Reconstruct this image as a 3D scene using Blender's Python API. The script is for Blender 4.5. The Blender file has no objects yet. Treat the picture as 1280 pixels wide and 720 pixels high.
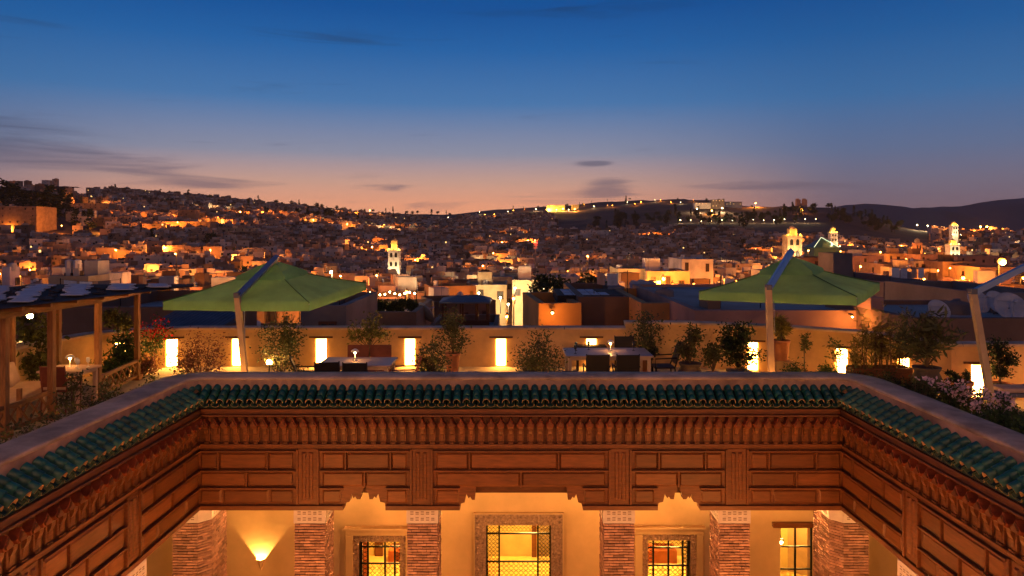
import bpy, math, random
from mathutils import Vector, Matrix
R = random.Random(11)
PI = math.pi
sc = bpy.context.scene
COL = sc.collection
CZ = 3.4                      # eye height above the roof terrace (terrace floor is z = 0)
F = 900.0                     # focal length in photo pixels

# ---------------------------------------------------------------- camera
cam = bpy.data.cameras.new('camera'); camo = bpy.data.objects.new('camera', cam); COL.objects.link(camo)
camo.location = (0, 0, CZ); camo.rotation_euler = (PI/2, 0, 0)
cam.sensor_width = 36; cam.lens = 36*F/1280; cam.shift_y = -68/1280; cam.clip_start = .1; cam.clip_end = 40000
sc.camera = camo
sc.view_settings.view_transform = 'Standard'; sc.view_settings.look = 'None'
sc.view_settings.exposure = 0; sc.view_settings.gamma = 1
cy = sc.cycles
cy.use_denoising = True
try: cy.denoiser = 'OPENIMAGEDENOISE'
except Exception: pass
cy.max_bounces = 4; cy.diffuse_bounces = 2; cy.glossy_bounces = 2; cy.transmission_bounces = 3; cy.volume_bounces = 0
cy.caustics_reflective = False; cy.caustics_refractive = False; cy.sample_clamp_indirect = 4
cy.use_light_tree = True; cy.use_adaptive_sampling = True; cy.adaptive_threshold = .02

# ---------------------------------------------------------------- dusk sky
world = bpy.data.worlds.new('World'); sc.world = world; world.use_nodes = True
nt = world.node_tree; N = nt.nodes; L = nt.links
def nd(t, **k):
    n = N.new(t)
    for a, b in k.items(): setattr(n, a, b)
    return n
def wmath(op, a, b=None, c=None, clamp=False):
    n = nd('ShaderNodeMath', operation=op); n.use_clamp = clamp
    for i, q in enumerate((a, b, c)):
        if q is None: continue
        if isinstance(q, (int, float)): n.inputs[i].default_value = q
        else: L.new(q, n.inputs[i])
    return n.outputs[0]
def wmix(f, a, b):
    n = nd('ShaderNodeMix', data_type='RGBA')
    for i, q in ((0, f), (6, a), (7, b)):
        if isinstance(q, (int, float)): n.inputs[i].default_value = q
        elif isinstance(q, tuple): n.inputs[i].default_value = q
        else: L.new(q, n.inputs[i])
    return n.outputs[2]
def wramp(f, stops):
    n = nd('ShaderNodeValToRGB'); e = n.color_ramp.elements
    while len(e) < len(stops): e.new(.5)
    for q, (p, c) in zip(e, stops): q.position = p; q.color = (*c, 1)
    L.new(f, n.inputs[0]); return n.outputs[0]
tc = nd('ShaderNodeTexCoord'); sep = nd('ShaderNodeSeparateXYZ'); L.new(tc.outputs['Generated'], sep.inputs[0])
dx, dy, dz = sep.outputs
hor = wmath('SQRT', wmath('ADD', wmath('MULTIPLY', dx, dx), wmath('MULTIPLY', dy, dy)))
el = wmath('DIVIDE', dz, wmath('MAXIMUM', hor, .001), clamp=True)      # tan(elevation)
mid = wramp(el, [(0, (1.15, .43, .19)), (.04, (1.08, .46, .255)), (.07, (.72, .41, .31)), (.11, (.30, .31, .41)),
                 (.18, (.065, .20, .45)), (.255, (.012, .13, .40)), (.31, (.0, .088, .335)), (.8, (.0, .035, .15)), (1, (.002, .025, .10))])
side = wramp(el, [(0, (.24, .14, .15)), (.035, (.245, .165, .20)), (.065, (.20, .175, .245)), (.105, (.125, .175, .31)),
                  (.175, (.042, .16, .38)), (.255, (.009, .11, .34)), (.31, (.0, .08, .30)), (.8, (.003, .032, .13)), (1, (.002, .025, .10))])
glow = math.radians(-9)
ca = wmath('DIVIDE', wmath('ADD', wmath('MULTIPLY', dx, math.sin(glow)), wmath('MULTIPLY', dy, math.cos(glow))), wmath('MAXIMUM', hor, .001))
gm = nd('ShaderNodeMapRange', interpolation_type='SMOOTHSTEP'); L.new(ca, gm.inputs[0])
gm.inputs[1].default_value = .82; gm.inputs[2].default_value = 1.0
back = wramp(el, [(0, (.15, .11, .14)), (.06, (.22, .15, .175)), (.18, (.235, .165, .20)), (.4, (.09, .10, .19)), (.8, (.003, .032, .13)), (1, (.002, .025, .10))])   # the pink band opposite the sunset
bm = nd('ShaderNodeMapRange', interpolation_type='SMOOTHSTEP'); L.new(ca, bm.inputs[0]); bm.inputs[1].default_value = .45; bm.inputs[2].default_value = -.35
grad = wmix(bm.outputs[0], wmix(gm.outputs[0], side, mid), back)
# soft dusk clouds, long streaks low over the horizon
vd = nd('ShaderNodeCombineXYZ')
L.new(wmath('DIVIDE', dx, wmath('MAXIMUM', hor, .001)), vd.inputs[0]); L.new(wmath('MULTIPLY', el, 12), vd.inputs[1])
cn = nd('ShaderNodeTexNoise'); cn.inputs['Scale'].default_value = 4.2; cn.inputs['Detail'].default_value = 7; cn.inputs['Roughness'].default_value = .55
cn.inputs['Distortion'].default_value = .9
L.new(vd.outputs[0], cn.inputs['Vector'])
def blob(az, e, wa, we, k):       # where in the sky a bank of cloud lies: azimuth (tan), elevation (tan), half sizes
    ta = wmath('DIVIDE', dx, wmath('MAXIMUM', dy, .05))
    a = wmath('POWER', wmath('DIVIDE', wmath('SUBTRACT', ta, az), wa), 2.0)
    b = wmath('POWER', wmath('DIVIDE', wmath('SUBTRACT', el, e), we), 2.0)
    return wmath('MULTIPLY', wmath('EXPONENT', wmath('MULTIPLY', wmath('ADD', a, b), -1.0)), k)
bl = None
for b in ((-.62, .088, .22, .022, .44), (-.42, .063, .10, .008, .34), (-.80, .112, .20, .028, .40), (-.70, .255, .07, .02, .3), (-.18, .037, .10, .012, .30), (.135, .064, .042, .018, .68), (.118, .0965, .028, .0042, .70), (.05, .045, .10, .018, .26),
          (.38, .062, .10, .006, .33), (-.16, .066, .09, .004, .25), (.14, .31, .17, .02, .28), (-.22, .265, .10, .02, .22), (1.6, .1, .5, .04, .4), (-2.4, .12, .6, .04, .4)):
    q = blob(*b); bl = q if bl is None else wmath('ADD', bl, q)
cm = nd('ShaderNodeMapRange', interpolation_type='SMOOTHSTEP')
L.new(wmath('ADD', bl, wmath('MULTIPLY', wmath('SUBTRACT', cn.outputs[0], .5), 1.7)), cm.inputs[0])
cm.inputs[1].default_value = .17; cm.inputs[2].default_value = .62
cloudc = wramp(el, [(0, (.34, .20, .19)), (.05, (.19, .14, .18)), (.11, (.085, .10, .17)), (.2, (.025, .075, .18)), (.33, (.002, .05, .17))])
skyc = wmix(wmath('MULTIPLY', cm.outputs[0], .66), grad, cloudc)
# physical twilight sky under the gradient
nish = nd('ShaderNodeTexSky', sky_type='NISHITA'); nish.sun_disc = False
nish.sun_elevation = math.radians(-2); nish.sun_rotation = math.radians(-6); nish.altitude = 400; nish.dust_density = 2; nish.ozone_density = 3
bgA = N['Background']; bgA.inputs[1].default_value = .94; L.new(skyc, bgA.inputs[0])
bgB = nd('ShaderNodeBackground'); bgB.inputs[1].default_value = .02; L.new(nish.outputs[0], bgB.inputs[0])
ad = nd('ShaderNodeAddShader'); L.new(bgA.outputs[0], ad.inputs[0]); L.new(bgB.outputs[0], ad.inputs[1])
L.new(ad.outputs[0], N['World Output'].inputs[0])
# afterglow of the sun that has just set behind the hills
sun = bpy.data.lights.new('sun', 'SUN'); sun.energy = .05; sun.angle = math.radians(25); sun.color = (1, .72, .58)
suno = bpy.data.objects.new('sun', sun); COL.objects.link(suno); suno.rotation_euler = (math.radians(84), 0, math.radians(180+6))

# ---------------------------------------------------------------- materials
MATS = {}
def mat(name, col, rough=.85, var=.18, scale=2.5, col2=None, bump=0., bscale=30, metal=0., emit=None, es=0., rnd=0., stretch=None, spec=.3, trans=0., island=0., sheen=0, coat=0):
    m = bpy.data.materials.new(name); m.use_nodes = True; t = m.node_tree; n = t.nodes; l = t.links
    p = n['Principled BSDF']; p.inputs['Roughness'].default_value = rough; p.inputs['Metallic'].default_value = metal
    p.inputs['Specular IOR Level'].default_value = spec
    tx = n.new('ShaderNodeTexCoord'); oi = n.new('ShaderNodeObjectInfo')
    vec = tx.outputs['Object']
    if stretch:
        mp = n.new('ShaderNodeMapping'); mp.inputs['Scale'].default_value = stretch; l.new(vec, mp.inputs[0]); vec = mp.outputs[0]
    no = n.new('ShaderNodeTexNoise'); no.noise_dimensions = '4D'; no.inputs['Scale'].default_value = scale; no.inputs['Detail'].default_value = 6
    no.inputs['Roughness'].default_value = .62
    mw = n.new('ShaderNodeMath'); mw.operation = 'MULTIPLY'; mw.inputs[1].default_value = 37; l.new(oi.outputs['Random'], mw.inputs[0]); l.new(mw.outputs[0], no.inputs['W'])
    l.new(vec, no.inputs['Vector'])
    rp = n.new('ShaderNodeValToRGB'); e = rp.color_ramp.elements
    c2 = col2 or tuple(min(1, c*(1+var)) for c in col); c1 = tuple(c*(1-var) for c in col)
    e[0].position = .32; e[0].color = (*c1, 1); e[1].position = .68; e[1].color = (*c2, 1)
    l.new(no.outputs[0], rp.inputs[0]); cout = rp.outputs[0]
    if rnd or island:
        src = oi.outputs['Random']
        if island: src = n.new('ShaderNodeNewGeometry').outputs['Random Per Island']
        mr = n.new('ShaderNodeMapRange'); q = rnd or island; mr.inputs[3].default_value = 1-q; mr.inputs[4].default_value = 1+q; l.new(src, mr.inputs[0])
        hs = n.new('ShaderNodeHueSaturation'); l.new(mr.outputs[0], hs.inputs['Value']); l.new(cout, hs.inputs['Color']); cout = hs.outputs[0]
    l.new(cout, p.inputs['Base Color'])
    if bump:
        nb = n.new('ShaderNodeTexNoise'); nb.inputs['Scale'].default_value = bscale; nb.inputs['Detail'].default_value = 4; l.new(vec, nb.inputs['Vector'])
        bp = n.new('ShaderNodeBump'); bp.inputs['Strength'].default_value = bump; bp.inputs['Distance'].default_value = .02
        l.new(nb.outputs[0], bp.inputs['Height']); l.new(bp.outputs[0], p.inputs['Normal'])
    if emit:
        p.inputs['Emission Color'].default_value = (*emit, 1); p.inputs['Emission Strength'].default_value = es
    if coat: p.inputs['Coat Weight'].default_value = coat; p.inputs['Coat Roughness'].default_value = .15
    if trans:
        tr = n.new('ShaderNodeBsdfTranslucent'); l.new(cout, tr.inputs[0])
        mx = n.new('ShaderNodeMixShader'); mx.inputs[0].default_value = trans; l.new(p.outputs[0], mx.inputs[1]); l.new(tr.outputs[0], mx.inputs[2])
        l.new(mx.outputs[0], n['Material Output'].inputs[0])
    MATS[name] = m; return m
def glow_mat(name, col, es):
    m = bpy.data.materials.new(name); m.use_nodes = True; n = m.node_tree.nodes; p = n['Principled BSDF']
    p.inputs['Base Color'].default_value = (.8, .7, .5, 1); p.inputs['Emission Color'].default_value = (*col, 1); p.inputs['Emission Strength'].default_value = es
    MATS[name] = m; return m

mat('wood', (.165, .052, .015), .5, .35, 5, stretch=(1, 6, 6), bump=.15, bscale=14, rnd=.12, spec=.45)
mat('wood_panel', (.18, .058, .016), .45, .3, 4, stretch=(1, 7, 7), bump=.12, bscale=14, rnd=.22, spec=.5)
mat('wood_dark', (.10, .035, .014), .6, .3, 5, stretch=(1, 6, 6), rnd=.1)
mat('wood_red', (.22, .048, .016), .5, .3, 8, rnd=.25)
mat('post_wood', (.26, .11, .04), .6, .35, 6, stretch=(6, 6, .8), bump=.25, bscale=20, rnd=.12)
mat('beam_wood', (.24, .10, .036), .6, .35, 6, stretch=(5, .8, 5), bump=.25, bscale=20, rnd=.12)
mat('tile_green', (.003, .072, .066), .48, .35, 6, col2=(.007, .11, .10), rnd=.24, spec=.6, bump=.05, bscale=25)
mat('tile_edge', (.34, .21, .10), .8, .3, 10)
mat('tile_pan', (.006, .04, .038), .5, .4, 6)
mat('parapet_plaster', (.46, .29, .20), .92, .42, 1.4, bump=.35, bscale=18)
mat('coping', (.56, .40, .27), .92, .42, 1.7, bump=.3, bscale=25)
mat('terrace_plaster', (.60, .37, .16), .92, .2, 1.8, bump=.3, bscale=14)
mat('terrace_paving', (.50, .40, .26), .8, .18, 3, bump=.2, bscale=20)
mat('gallery_plaster', (.74, .50, .25), .85, .12, 1.2, bump=.12, bscale=9)
mat('room_plaster', (.80, .56, .18), .85, .15, 2.5, bump=.1)
mat('stucco', (.42, .27, .18), .9, .45, 22, bump=.9, bscale=55)
mat('brick', (.42, .225, .165), .85, .3, 8, island=.4, bump=.2)
mat('mortar', (.06, .03, .022), .95, .2, 10)
mat('capital_plaster', (.70, .58, .54), .9, .1, 6, bump=.1)
mat('strip_dark', (.25, .17, .15), .9, .1, 6)
mat('iron', (.012, .010, .010), .5, .2, 5, metal=.6)
mat('courtyard_tile', (.45, .33, .2), .4, .2, 4)
mat('pot_terracotta', (.40, .16, .075), .85, .25, 4, rnd=.15, bump=.2)
mat('pot_dark', (.085, .062, .045), .7, .3, 5, rnd=.2, bump=.2)
mat('soil', (.05, .035, .025), .95)
mat('bark', (.11, .075, .05), .9, .3, 8)
LEAF = {}
for k, c in dict(olive=(.075, .085, .035), green=(.05, .085, .022), dark=(.028, .045, .018), yellow=(.12, .12, .028), russet=(.19, .075, .055), bamboo=(.19, .155, .045)).items():
    LEAF[k] = mat('leaf_'+k, c, .6, .35, 2, island=.4, trans=.3)
mat('petal_red', (.55, .02, .03), .6, .2, 2, island=.3, trans=.3)
mat('petal_pink', (.82, .58, .62), .6, .2, 2, island=.25, trans=.3)
mat('canopy', (.25, .52, .18), .9, .25, 1.1, trans=.24, bump=.08, bscale=6)
mat('steel', (.42, .44, .48), .38, .1, 6, metal=.85)
mat('table_wood', (.34, .25, .22), .45, .2, 5, stretch=(1, 6, 1), spec=.4)
mat('chair_dark', (.012, .010, .010), .6, .2, 5)
mat('chair_red', (.16, .04, .028), .6, .25, 5)
mat('cushion', (.55, .36, .26), .9, .12, 6)
mat('reed_light', (.50, .50, .54), .8, .2, 6, rnd=.1)
mat('reed_dark', (.035, .025, .02), .9, .3, 6)
mat('dish', (.40, .41, .45), .6, .2, 2)
mat('slate_metal', (.13, .14, .16), .6, .2, 2)
mat('glass_dark', (.02, .022, .028), .15, .1, 2, spec=.6)
mat('ceramic', (.75, .72, .68), .4, .05, 4)
glow_mat('niche_glow', (1, .44, .085), 52)
glow_mat('bulb_warm', (1, .60, .22), 60)
glow_mat('bulb_bright', (1, .46, .11), 380)
glow_mat('sodium', (1, .27, .025), 7)
glow_mat('white_flood', (1, .80, .42), 7)
glow_mat('yellow_flood', (1, .50, .04), 7)
glow_mat('lit_window', (1, .55, .16), 2.4)
glow_mat('lit_window_cool', (.75, 1, .6), 1.1)
glow_mat('red_beacon', (1, .02, .01), 40)
glow_mat('shade_glow', (1, .62, .28), 5)

# ---------------------------------------------------------------- mesh helpers
class MB:
    def __init__(s): s.v = []; s.f = []; s.m = []
    def add(s, vs, fs, m=0):
        b = len(s.v); s.v += [tuple(v) for v in vs]; s.f += [tuple(i+b for i in f) for f in fs]; s.m += [m]*len(fs); return s
    def box(s, x0, x1, y0, y1, z0, z1, m=0, M=None):
        vs = [Vector((x, y, z)) for z in (z0, z1) for x, y in ((x0, y0), (x1, y0), (x1, y1), (x0, y1))]
        if M: vs = [M @ v for v in vs]
        return s.add(vs, [(0, 3, 2, 1), (4, 5, 6, 7), (0, 1, 5, 4), (1, 2, 6, 5), (2, 3, 7, 6), (3, 0, 4, 7)], m)
    def frust(s, x0, x1, z0, z1, yb, yf, ch, m=0):     # panel with chamfered border, front towards -y
        a = [(x0, yb, z0), (x1, yb, z0), (x1, yb, z1), (x0, yb, z1)]
        b = [(x0+ch, yf, z0+ch), (x1-ch, yf, z0+ch), (x1-ch, yf, z1-ch), (x0+ch, yf, z1-ch)]
        return s.add(a+b, [(4, 5, 6, 7), (0, 1, 5, 4), (1, 2, 6, 5), (2, 3, 7, 6), (3, 0, 4, 7), (3, 2, 1, 0)], m)
    def prism(s, poly, y0, y1, m=0, M=None):           # polygon in x,z extruded along y
        n = len(poly); vs = [Vector((x, y0, z)) for x, z in poly]+[Vector((x, y1, z)) for x, z in poly]
        if M: vs = [M @ v for v in vs]
        return s.add(vs, [tuple(range(n)), tuple(range(2*n-1, n-1, -1))]+[(i, i+n, (i+1) % n+n, (i+1) % n) for i in range(n)], m)
    def tube(s, pts, rad, n=6, m=0):
        pts = [Vector(p) for p in pts]
        if isinstance(rad, (int, float)): rad = [rad]*len(pts)
        vs = []
        for i, p in enumerate(pts):
            t = (pts[min(i+1, len(pts)-1)]-pts[max(i-1, 0)]).normalized()
            a = t.cross(Vector((0, 0, 1)) if abs(t.z) < .9 else Vector((1, 0, 0))).normalized(); b = t.cross(a)
            vs += [p+(a*math.cos(2*PI*k/n)+b*math.sin(2*PI*k/n))*rad[i] for k in range(n)]
        fs = [(i*n+k, i*n+(k+1) % n, (i+1)*n+(k+1) % n, (i+1)*n+k) for i in range(len(pts)-1) for k in range(n)]
        fs += [tuple(range(n-1, -1, -1)), tuple(range((len(pts)-1)*n, len(pts)*n))]
        return s.add(vs, fs, m)
    def lathe(s, prof, n=14, c=(0, 0, 0), m=0, sq=False, a0=0):
        vs = []
        for r, z in prof:
            for k in range(n):
                a = 2*PI*k/n+a0; vs.append((c[0]+r*math.cos(a), c[1]+r*math.sin(a), c[2]+z))
        fs = [(i*n+k, i*n+(k+1) % n, (i+1)*n+(k+1) % n, (i+1)*n+k) for i in range(len(prof)-1) for k in range(n)]
        fs += [tuple(range(n-1, -1, -1)), tuple(range((len(prof)-1)*n, len(prof)*n))]
        return s.add(vs, fs, m)
    def ball(s, c, r, m=0, n=8, rings=5):
        return s.lathe([(max(.001, r*math.sin(PI*i/rings)), -r*math.cos(PI*i/rings)) for i in range(rings+1)], n, c, m)
    def mesh(s, name, mats, smooth=False):
        me = bpy.data.meshes.new(name); me.from_pydata(s.v, [], s.f)
        for q in (mats if isinstance(mats, (list, tuple)) else [mats]): me.materials.append(MATS[q] if isinstance(q, str) else q)
        if any(s.m): me.polygons.foreach_set('material_index', s.m)
        if smooth: me.polygons.foreach_set('use_smooth', [True]*len(s.f))
        me.update(); return me
    def build(s, name, mats, parent=None, smooth=False, loc=None, bevel=0, kind=None):
        return inst(name, s.mesh(name, mats, smooth), parent, loc, bevel, kind)
def inst(name, me, parent=None, loc=None, bevel=0, kind=None, rot=None, scale=None):
    o = bpy.data.objects.new(name, me); COL.objects.link(o)
    if parent: o.parent = parent
    if loc: o.location = loc
    if rot: o.rotation_euler = rot
    if scale: o.scale = scale
    if bevel:
        b = o.modifiers.new('bevel', 'BEVEL'); b.width = bevel; b.segments = 2; b.limit_method = 'ANGLE'
    if kind: o['kind'] = kind
    return o
def thing(name, label, cat, loc=(0, 0, 0), rz=0, group=None):
    o = bpy.data.objects.new(name, None); COL.objects.link(o); o.empty_display_size = .2
    o.location = loc; o.rotation_euler = (0, 0, rz); return tag(o, label, cat, group)
def tag(o, label, cat, group=None):
    o['label'] = label; o['category'] = cat
    if group: o['group'] = group
    return o
def ax(px, Y): return (px-639.5)*Y/F           # world x of a photo column at depth Y
def az(py, Y): return CZ-(py-292)*Y/F          # world z of a photo row at depth Y
def sweep(mb, path, prof, m=0, closed=False):  # profile (offset, z): offset is to the left-hand normal of the path
    n = len(path); k = len(prof); vs = []
    for i, p in enumerate(path):
        p = Vector(p); a = Vector(path[max(i-1, 0)]); b = Vector(path[min(i+1, n-1)])
        d1 = (p-a).normalized() if i > 0 else (b-p).normalized(); d2 = (b-p).normalized() if i < n-1 else d1
        n1 = Vector((-d1.y, d1.x)); n2 = Vector((-d2.y, d2.x)); nn = (n1+n2).normalized(); nn /= max(.3, nn.dot(n1))
        vs += [(p.x+nn.x*o, p.y+nn.y*o, z) for o, z in prof]
    fs = [(i*k+j, i*k+(j+1) % k, (i+1)*k+(j+1) % k, (i+1)*k+j) for i in range(n-1) for j in range(k)]
    fs += [tuple(range(k)), tuple(range(n*k-1, (n-1)*k-1, -1))]
    mb.add(vs, fs, m)
def point(name, parent, loc, power, col, r=.1):
    l = bpy.data.lights.new(name, 'POINT'); l.energy = power; l.color = col; l.shadow_soft_size = r
    o = bpy.data.objects.new(name, l); COL.objects.link(o); o.parent = parent; o.location = loc; return o

mat('mast_paint', (.50, .36, .20), .55, .15, 4, spec=.4)
mat('canopy_seam', (.07, .19, .055), .9, .1, 3)
mat('curtain', (.60, .17, .05), .85, .2, 3, trans=.45)

# ================================================================ THE RIAD: courtyard, galleries, frieze, green roof
XL, XR, YB = -5.45, 5.75, 12.60          # eave lines of the three wings
XC = .165                                 # axis of the courtyard
ZF = -5.0                                 # courtyard floor
WARM = (1, .46, .13)

MB().box(-8.6, 8.9, 1, 15.6, ZF-.3, ZF).build('courtyard_floor', 'courtyard_tile', kind='structure')
mb = MB()                                  # roof terrace: slab around the courtyard
mb.box(-10.6, -6.0, 2, 19, -.95, 0); mb.box(6.3, 14, 2, 19, -.95, 0); mb.box(-5.998, 6.298, 13.1, 19, -.95, 0)
mb.build('terrace_floor', 'terrace_paving', kind='structure')
mb = MB()
mb.box(-8.6, -5.62, 2, 15.6, -1.2, -.96); mb.box(5.92, 8.9, 2, 15.6, -1.2, -.96); mb.box(-5.618, 5.918, 12.78, 15.6, -1.2, -.96)
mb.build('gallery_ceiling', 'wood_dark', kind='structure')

# ---- gallery walls with their windows
def pierced(mb, x0, x1, z0, z1, y0, y1, holes, m=0):
    xs = sorted(holes); cur = x0
    for a, b, c, d in xs:
        mb.box(cur, a, y0, y1, z0, z1, m)
        if c > z0: mb.box(a, b, y0, y1, z0, c, m)
        if d < z1: mb.box(a, b, y0, y1, d, z1, m)
        cur = b
    mb.box(cur, x1, y0, y1, z0, z1, m)
YW = 15.3
gw = thing('gallery_wall', 'ochre plastered gallery wall with carved windows behind the four middle brick pillars', 'wall', (0, YW, 0))
HOLES = [(-3.24, -2.37, -4.3, -3.13), (-.55, .83, -4.5, -2.78), (2.88, 3.78, -4.3, -3.10), (5.70, 6.42, -4.6, -2.83)]
mb = MB(); pierced(mb, -8.2, 8.5, ZF, -1.18, 0, .35, HOLES); mb.build('plaster', 'gallery_plaster', gw)

def filigree(mb, x0, x1, z0, z1, y, step=.085, r=.006):     # wrought iron scrolls: rings joined by bars
    nx = max(1, round((x1-x0)/step)); nz = max(1, round((z1-z0)/step)); sx = (x1-x0)/nx; sz = (z1-z0)/nz
    for i in range(nx):
        for j in range(nz):
            cx = x0+(i+.5)*sx; cz = z0+(j+.5)*sz
            pts = [(cx+math.cos(2*PI*k/6+.3)*sx*.46, y, cz+math.sin(2*PI*k/6+.3)*sz*.46) for k in range(7)]
            mb.tube(pts, r, 4)
def window_set(idx, surround=None, frame=.22, bars=(.2, .8), rows=(), lace=True, curtain=None, name='window'):
    x0, x1, z0, z1 = HOLES[idx]; w = x1-x0
    win = MB()
    if surround:
        sx0, sx1, sz1 = surround
        q = MB(); q.box(sx0, x0-frame+.02, -.10, .0, ZF+.3, sz1-.12); q.box(x1+frame-.02, sx1, -.10, .0, ZF+.3, sz1-.12); q.box(sx0, sx1, -.10, 0, sz1-.12, sz1)
        q.box(sx0-.03, sx1+.03, -.16, 0, sz1+.001, sz1+.05)
        q.build('plaster_surround', 'gallery_plaster', gw, bevel=.01)
    if frame:
        q = MB(); q.box(x0-frame, x0, -.055, .12, z0, z1); q.box(x1, x1+frame, -.055, .12, z0, z1); q.box(x0-frame, x1+frame, -.055, .12, z1, z1+frame)
        # carved interlace: small diamonds proud of the border
        n = int((w+2*frame)/.11)
        def dia(cx, cz, r=.042):
            q.add([(cx-r, -.056, cz), (cx, -.056, cz-r), (cx+r, -.056, cz), (cx, -.056, cz+r), (cx, -.082, cz)], [(0, 1, 4), (1, 2, 4), (2, 3, 4), (3, 0, 4)])
        for i in range(n):
            for k in (.27, .73): dia(x0-frame+(i+.5)*(w+2*frame)/n, z1+frame*k)
        for j in range(int((z1-z0)/.11)):
            for k in (.27, .73): dia(x0-frame*k, z1-.05-j*.11); dia(x1+frame*k, z1-.05-j*.11)
        b = MB(); fr = q.build('carved_frame', 'stucco', gw)
        b.box(x0-frame-.025, x0-frame, -.075, .05, z0, z1+frame); b.box(x1+frame, x1+frame+.025, -.075, .05, z0, z1+frame); b.box(x0-frame-.025, x1+frame+.025, -.075, .05, z1+frame, z1+frame+.025)
        b.build('bead', 'gallery_plaster', fr)
    g = MB()
    for k in bars: g.box(x0+w*k-.018, x0+w*k+.018, .10, .135, z0, z1)
    for z in rows: g.box(x0, x1, .102, .137, z-.014, z+.014)
    for a, b in ((x0, x0+.03), (x1-.03, x1)): g.box(a, b, .1, .14, z0, z1)
    g.box(x0, x1, .1, .14, z1-.03, z1)
    go = g.build('grille', 'iron', gw)
    if lace:
        h = MB(); edges = [0]+list(bars)+[1]
        filigree(h, x0+.03, x0+w*edges[1], z0, z1-.03, .118); filigree(h, x0+w*edges[-2], x1-.03, z0, z1-.03, .118)
        if rows: filigree(h, x0+w*edges[1], x0+w*edges[-2], z0, rows[-1], .118, .1)
        filigree(h, x0+w*edges[1], x0+w*edges[-2], z1-.2, z1-.03, .118)
        h.build('scrollwork', 'iron', go, kind='stuff')
    if curtain:
        c = MB(); n = 14; vs = []
        for i in range(n+1):
            xx = x0+.02+(curtain*w)*i/n; yy = .24+.03*math.sin(i*1.9)
            vs += [(xx, yy, z0), (xx-(.0 if i < n else .04), yy, z1)]
        c.add(vs, [(2*i, 2*i+2, 2*i+3, 2*i+1) for i in range(n)]); c.build('curtain', 'curtain', gw, True)
window_set(0, (-3.52, -2.14, -2.86), .14, (.18, .60, .84), (-3.30, -3.66), True, .16)
window_set(1, None, .24, (.20, .80), (-3.02, -3.62), True)
window_set(2, (2.60, 4.05, -2.84), .14, (.16, .52, .86), (-3.32, -3.70), True)
window_set(3, None, 0, (.5,), (-3.30, -3.78), False)
q = MB(); q.box(5.52, 6.6, -.10, .2, -2.82, -2.72); q.build('wooden_lintel', 'wood', gw, bevel=.01)
# lit rooms behind the windows
def room(x0, x1, z0, z1, d, power, deco):
    r = MB(); y0, y1 = .352, d
    r.box(x0, x1, y1, y1+.1, z0, z1); r.box(x0-.1, x0, y0, y1+.1, z0, z1); r.box(x1, x1+.1, y0, y1+.1, z0, z1); r.box(x0, x1, y0, y1, z1, z1+.1); r.box(x0, x1, y0, y1, z0-.1, z0)
    ro = r.build('room', 'room_plaster', gw)
    deco(ro, x0, x1, z0, z1, y1)
    point('room_light', gw, ((x0+x1)/2+.3, y1*.55, z1-.3), power, (1, .52, .11), .12)
def deco_mid(ro, x0, x1, z0, z1, y1):
    a = MB(); a.box(.5, .62, y1-.06, y1, z0, -2.95); a.box(1.2, 1.32, y1-.06, y1, z0, -2.95); a.box(.5, 1.32, y1-.06, y1, -2.95, -2.83); a.build('door_frame', 'wood_panel', ro)
    a = MB(); filigree(a, .63, 1.19, z0, -2.96, y1-.03, .09, .009); a.build('carved_screen', 'stucco', ro, kind='stuff')
    a = MB(); a.tube([(x0+.1+.1*i, y1-.05, -3.1+.38*math.sin(PI*i/(10*(x1-x0-.2)))) for i in range(int((x1-x0-.2)*10)+1)], .03, 5); a.build('arch_moulding', 'stucco', ro)
    a = MB(); filigree(a, x0+.1, x1-.1, -2.6, -2.25, y1-.03, .12, .012); a.build('stucco_band', 'stucco', ro, kind='stuff')
def deco_side(ro, x0, x1, z0, z1, y1):
    a = MB(); a.box(x0+.3, x0+.5, y1-.05, y1, z0, z1-.5); a.build('furniture', 'wood_panel', ro); a = MB(); a.box(x0+.7, x1-.2, y1-.45, y1, z0, z0+.3); a.build('divan', 'curtain', ro)
def deco_lamp(ro, x0, x1, z0, z1, y1):
    a = MB(); a.box(x0+.5, x0+1.0, y1-.3, y1, -3.35, -3.2); a.box(x0+.9, x0+1.3, y1-.25, y1, -3.7, -3.55); a.build('shelf', 'wood_red', ro)
room(-3.7, -2.0, -4.6, -2.5, 2.6, 380, deco_side)
room(-1.4, 1.7, -4.8, -2.1, 3.0, 620, deco_mid)
room(2.5, 4.2, -4.6, -2.5, 2.6, 380, deco_side)
room(5.1, 7.3, -4.8, -2.3, 2.2, 320, deco_lamp)
def pendant(x, y, z, label, parent_z, mat_='bulb_warm', r=.05, shade=True):
    t = thing('pendant_lamp', label, 'lamp', (x, y, z))
    MB().tube([(0, 0, r), (0, 0, parent_z-z)], .006, 5).build('cord', 'iron', t)
    MB().ball((0, 0, 0), r, 0, 10, 6).build('bulb', mat_, t, True)
    if shade:
        a = MB(); a.lathe([(.03, r+.05), (.05, r+.04), (.09, r)], 10); a.build('cap', 'steel', t, True)
    return t
pendant(6.12, YW+1.1, -3.62, 'bare glowing bulb hanging inside the room by the chamfered brick pier', -2.3)
pendant(3.33, YW+1.6, -3.25, 'small glowing bulb hanging in the room behind the uncurtained side window', -2.5, r=.045)
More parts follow.
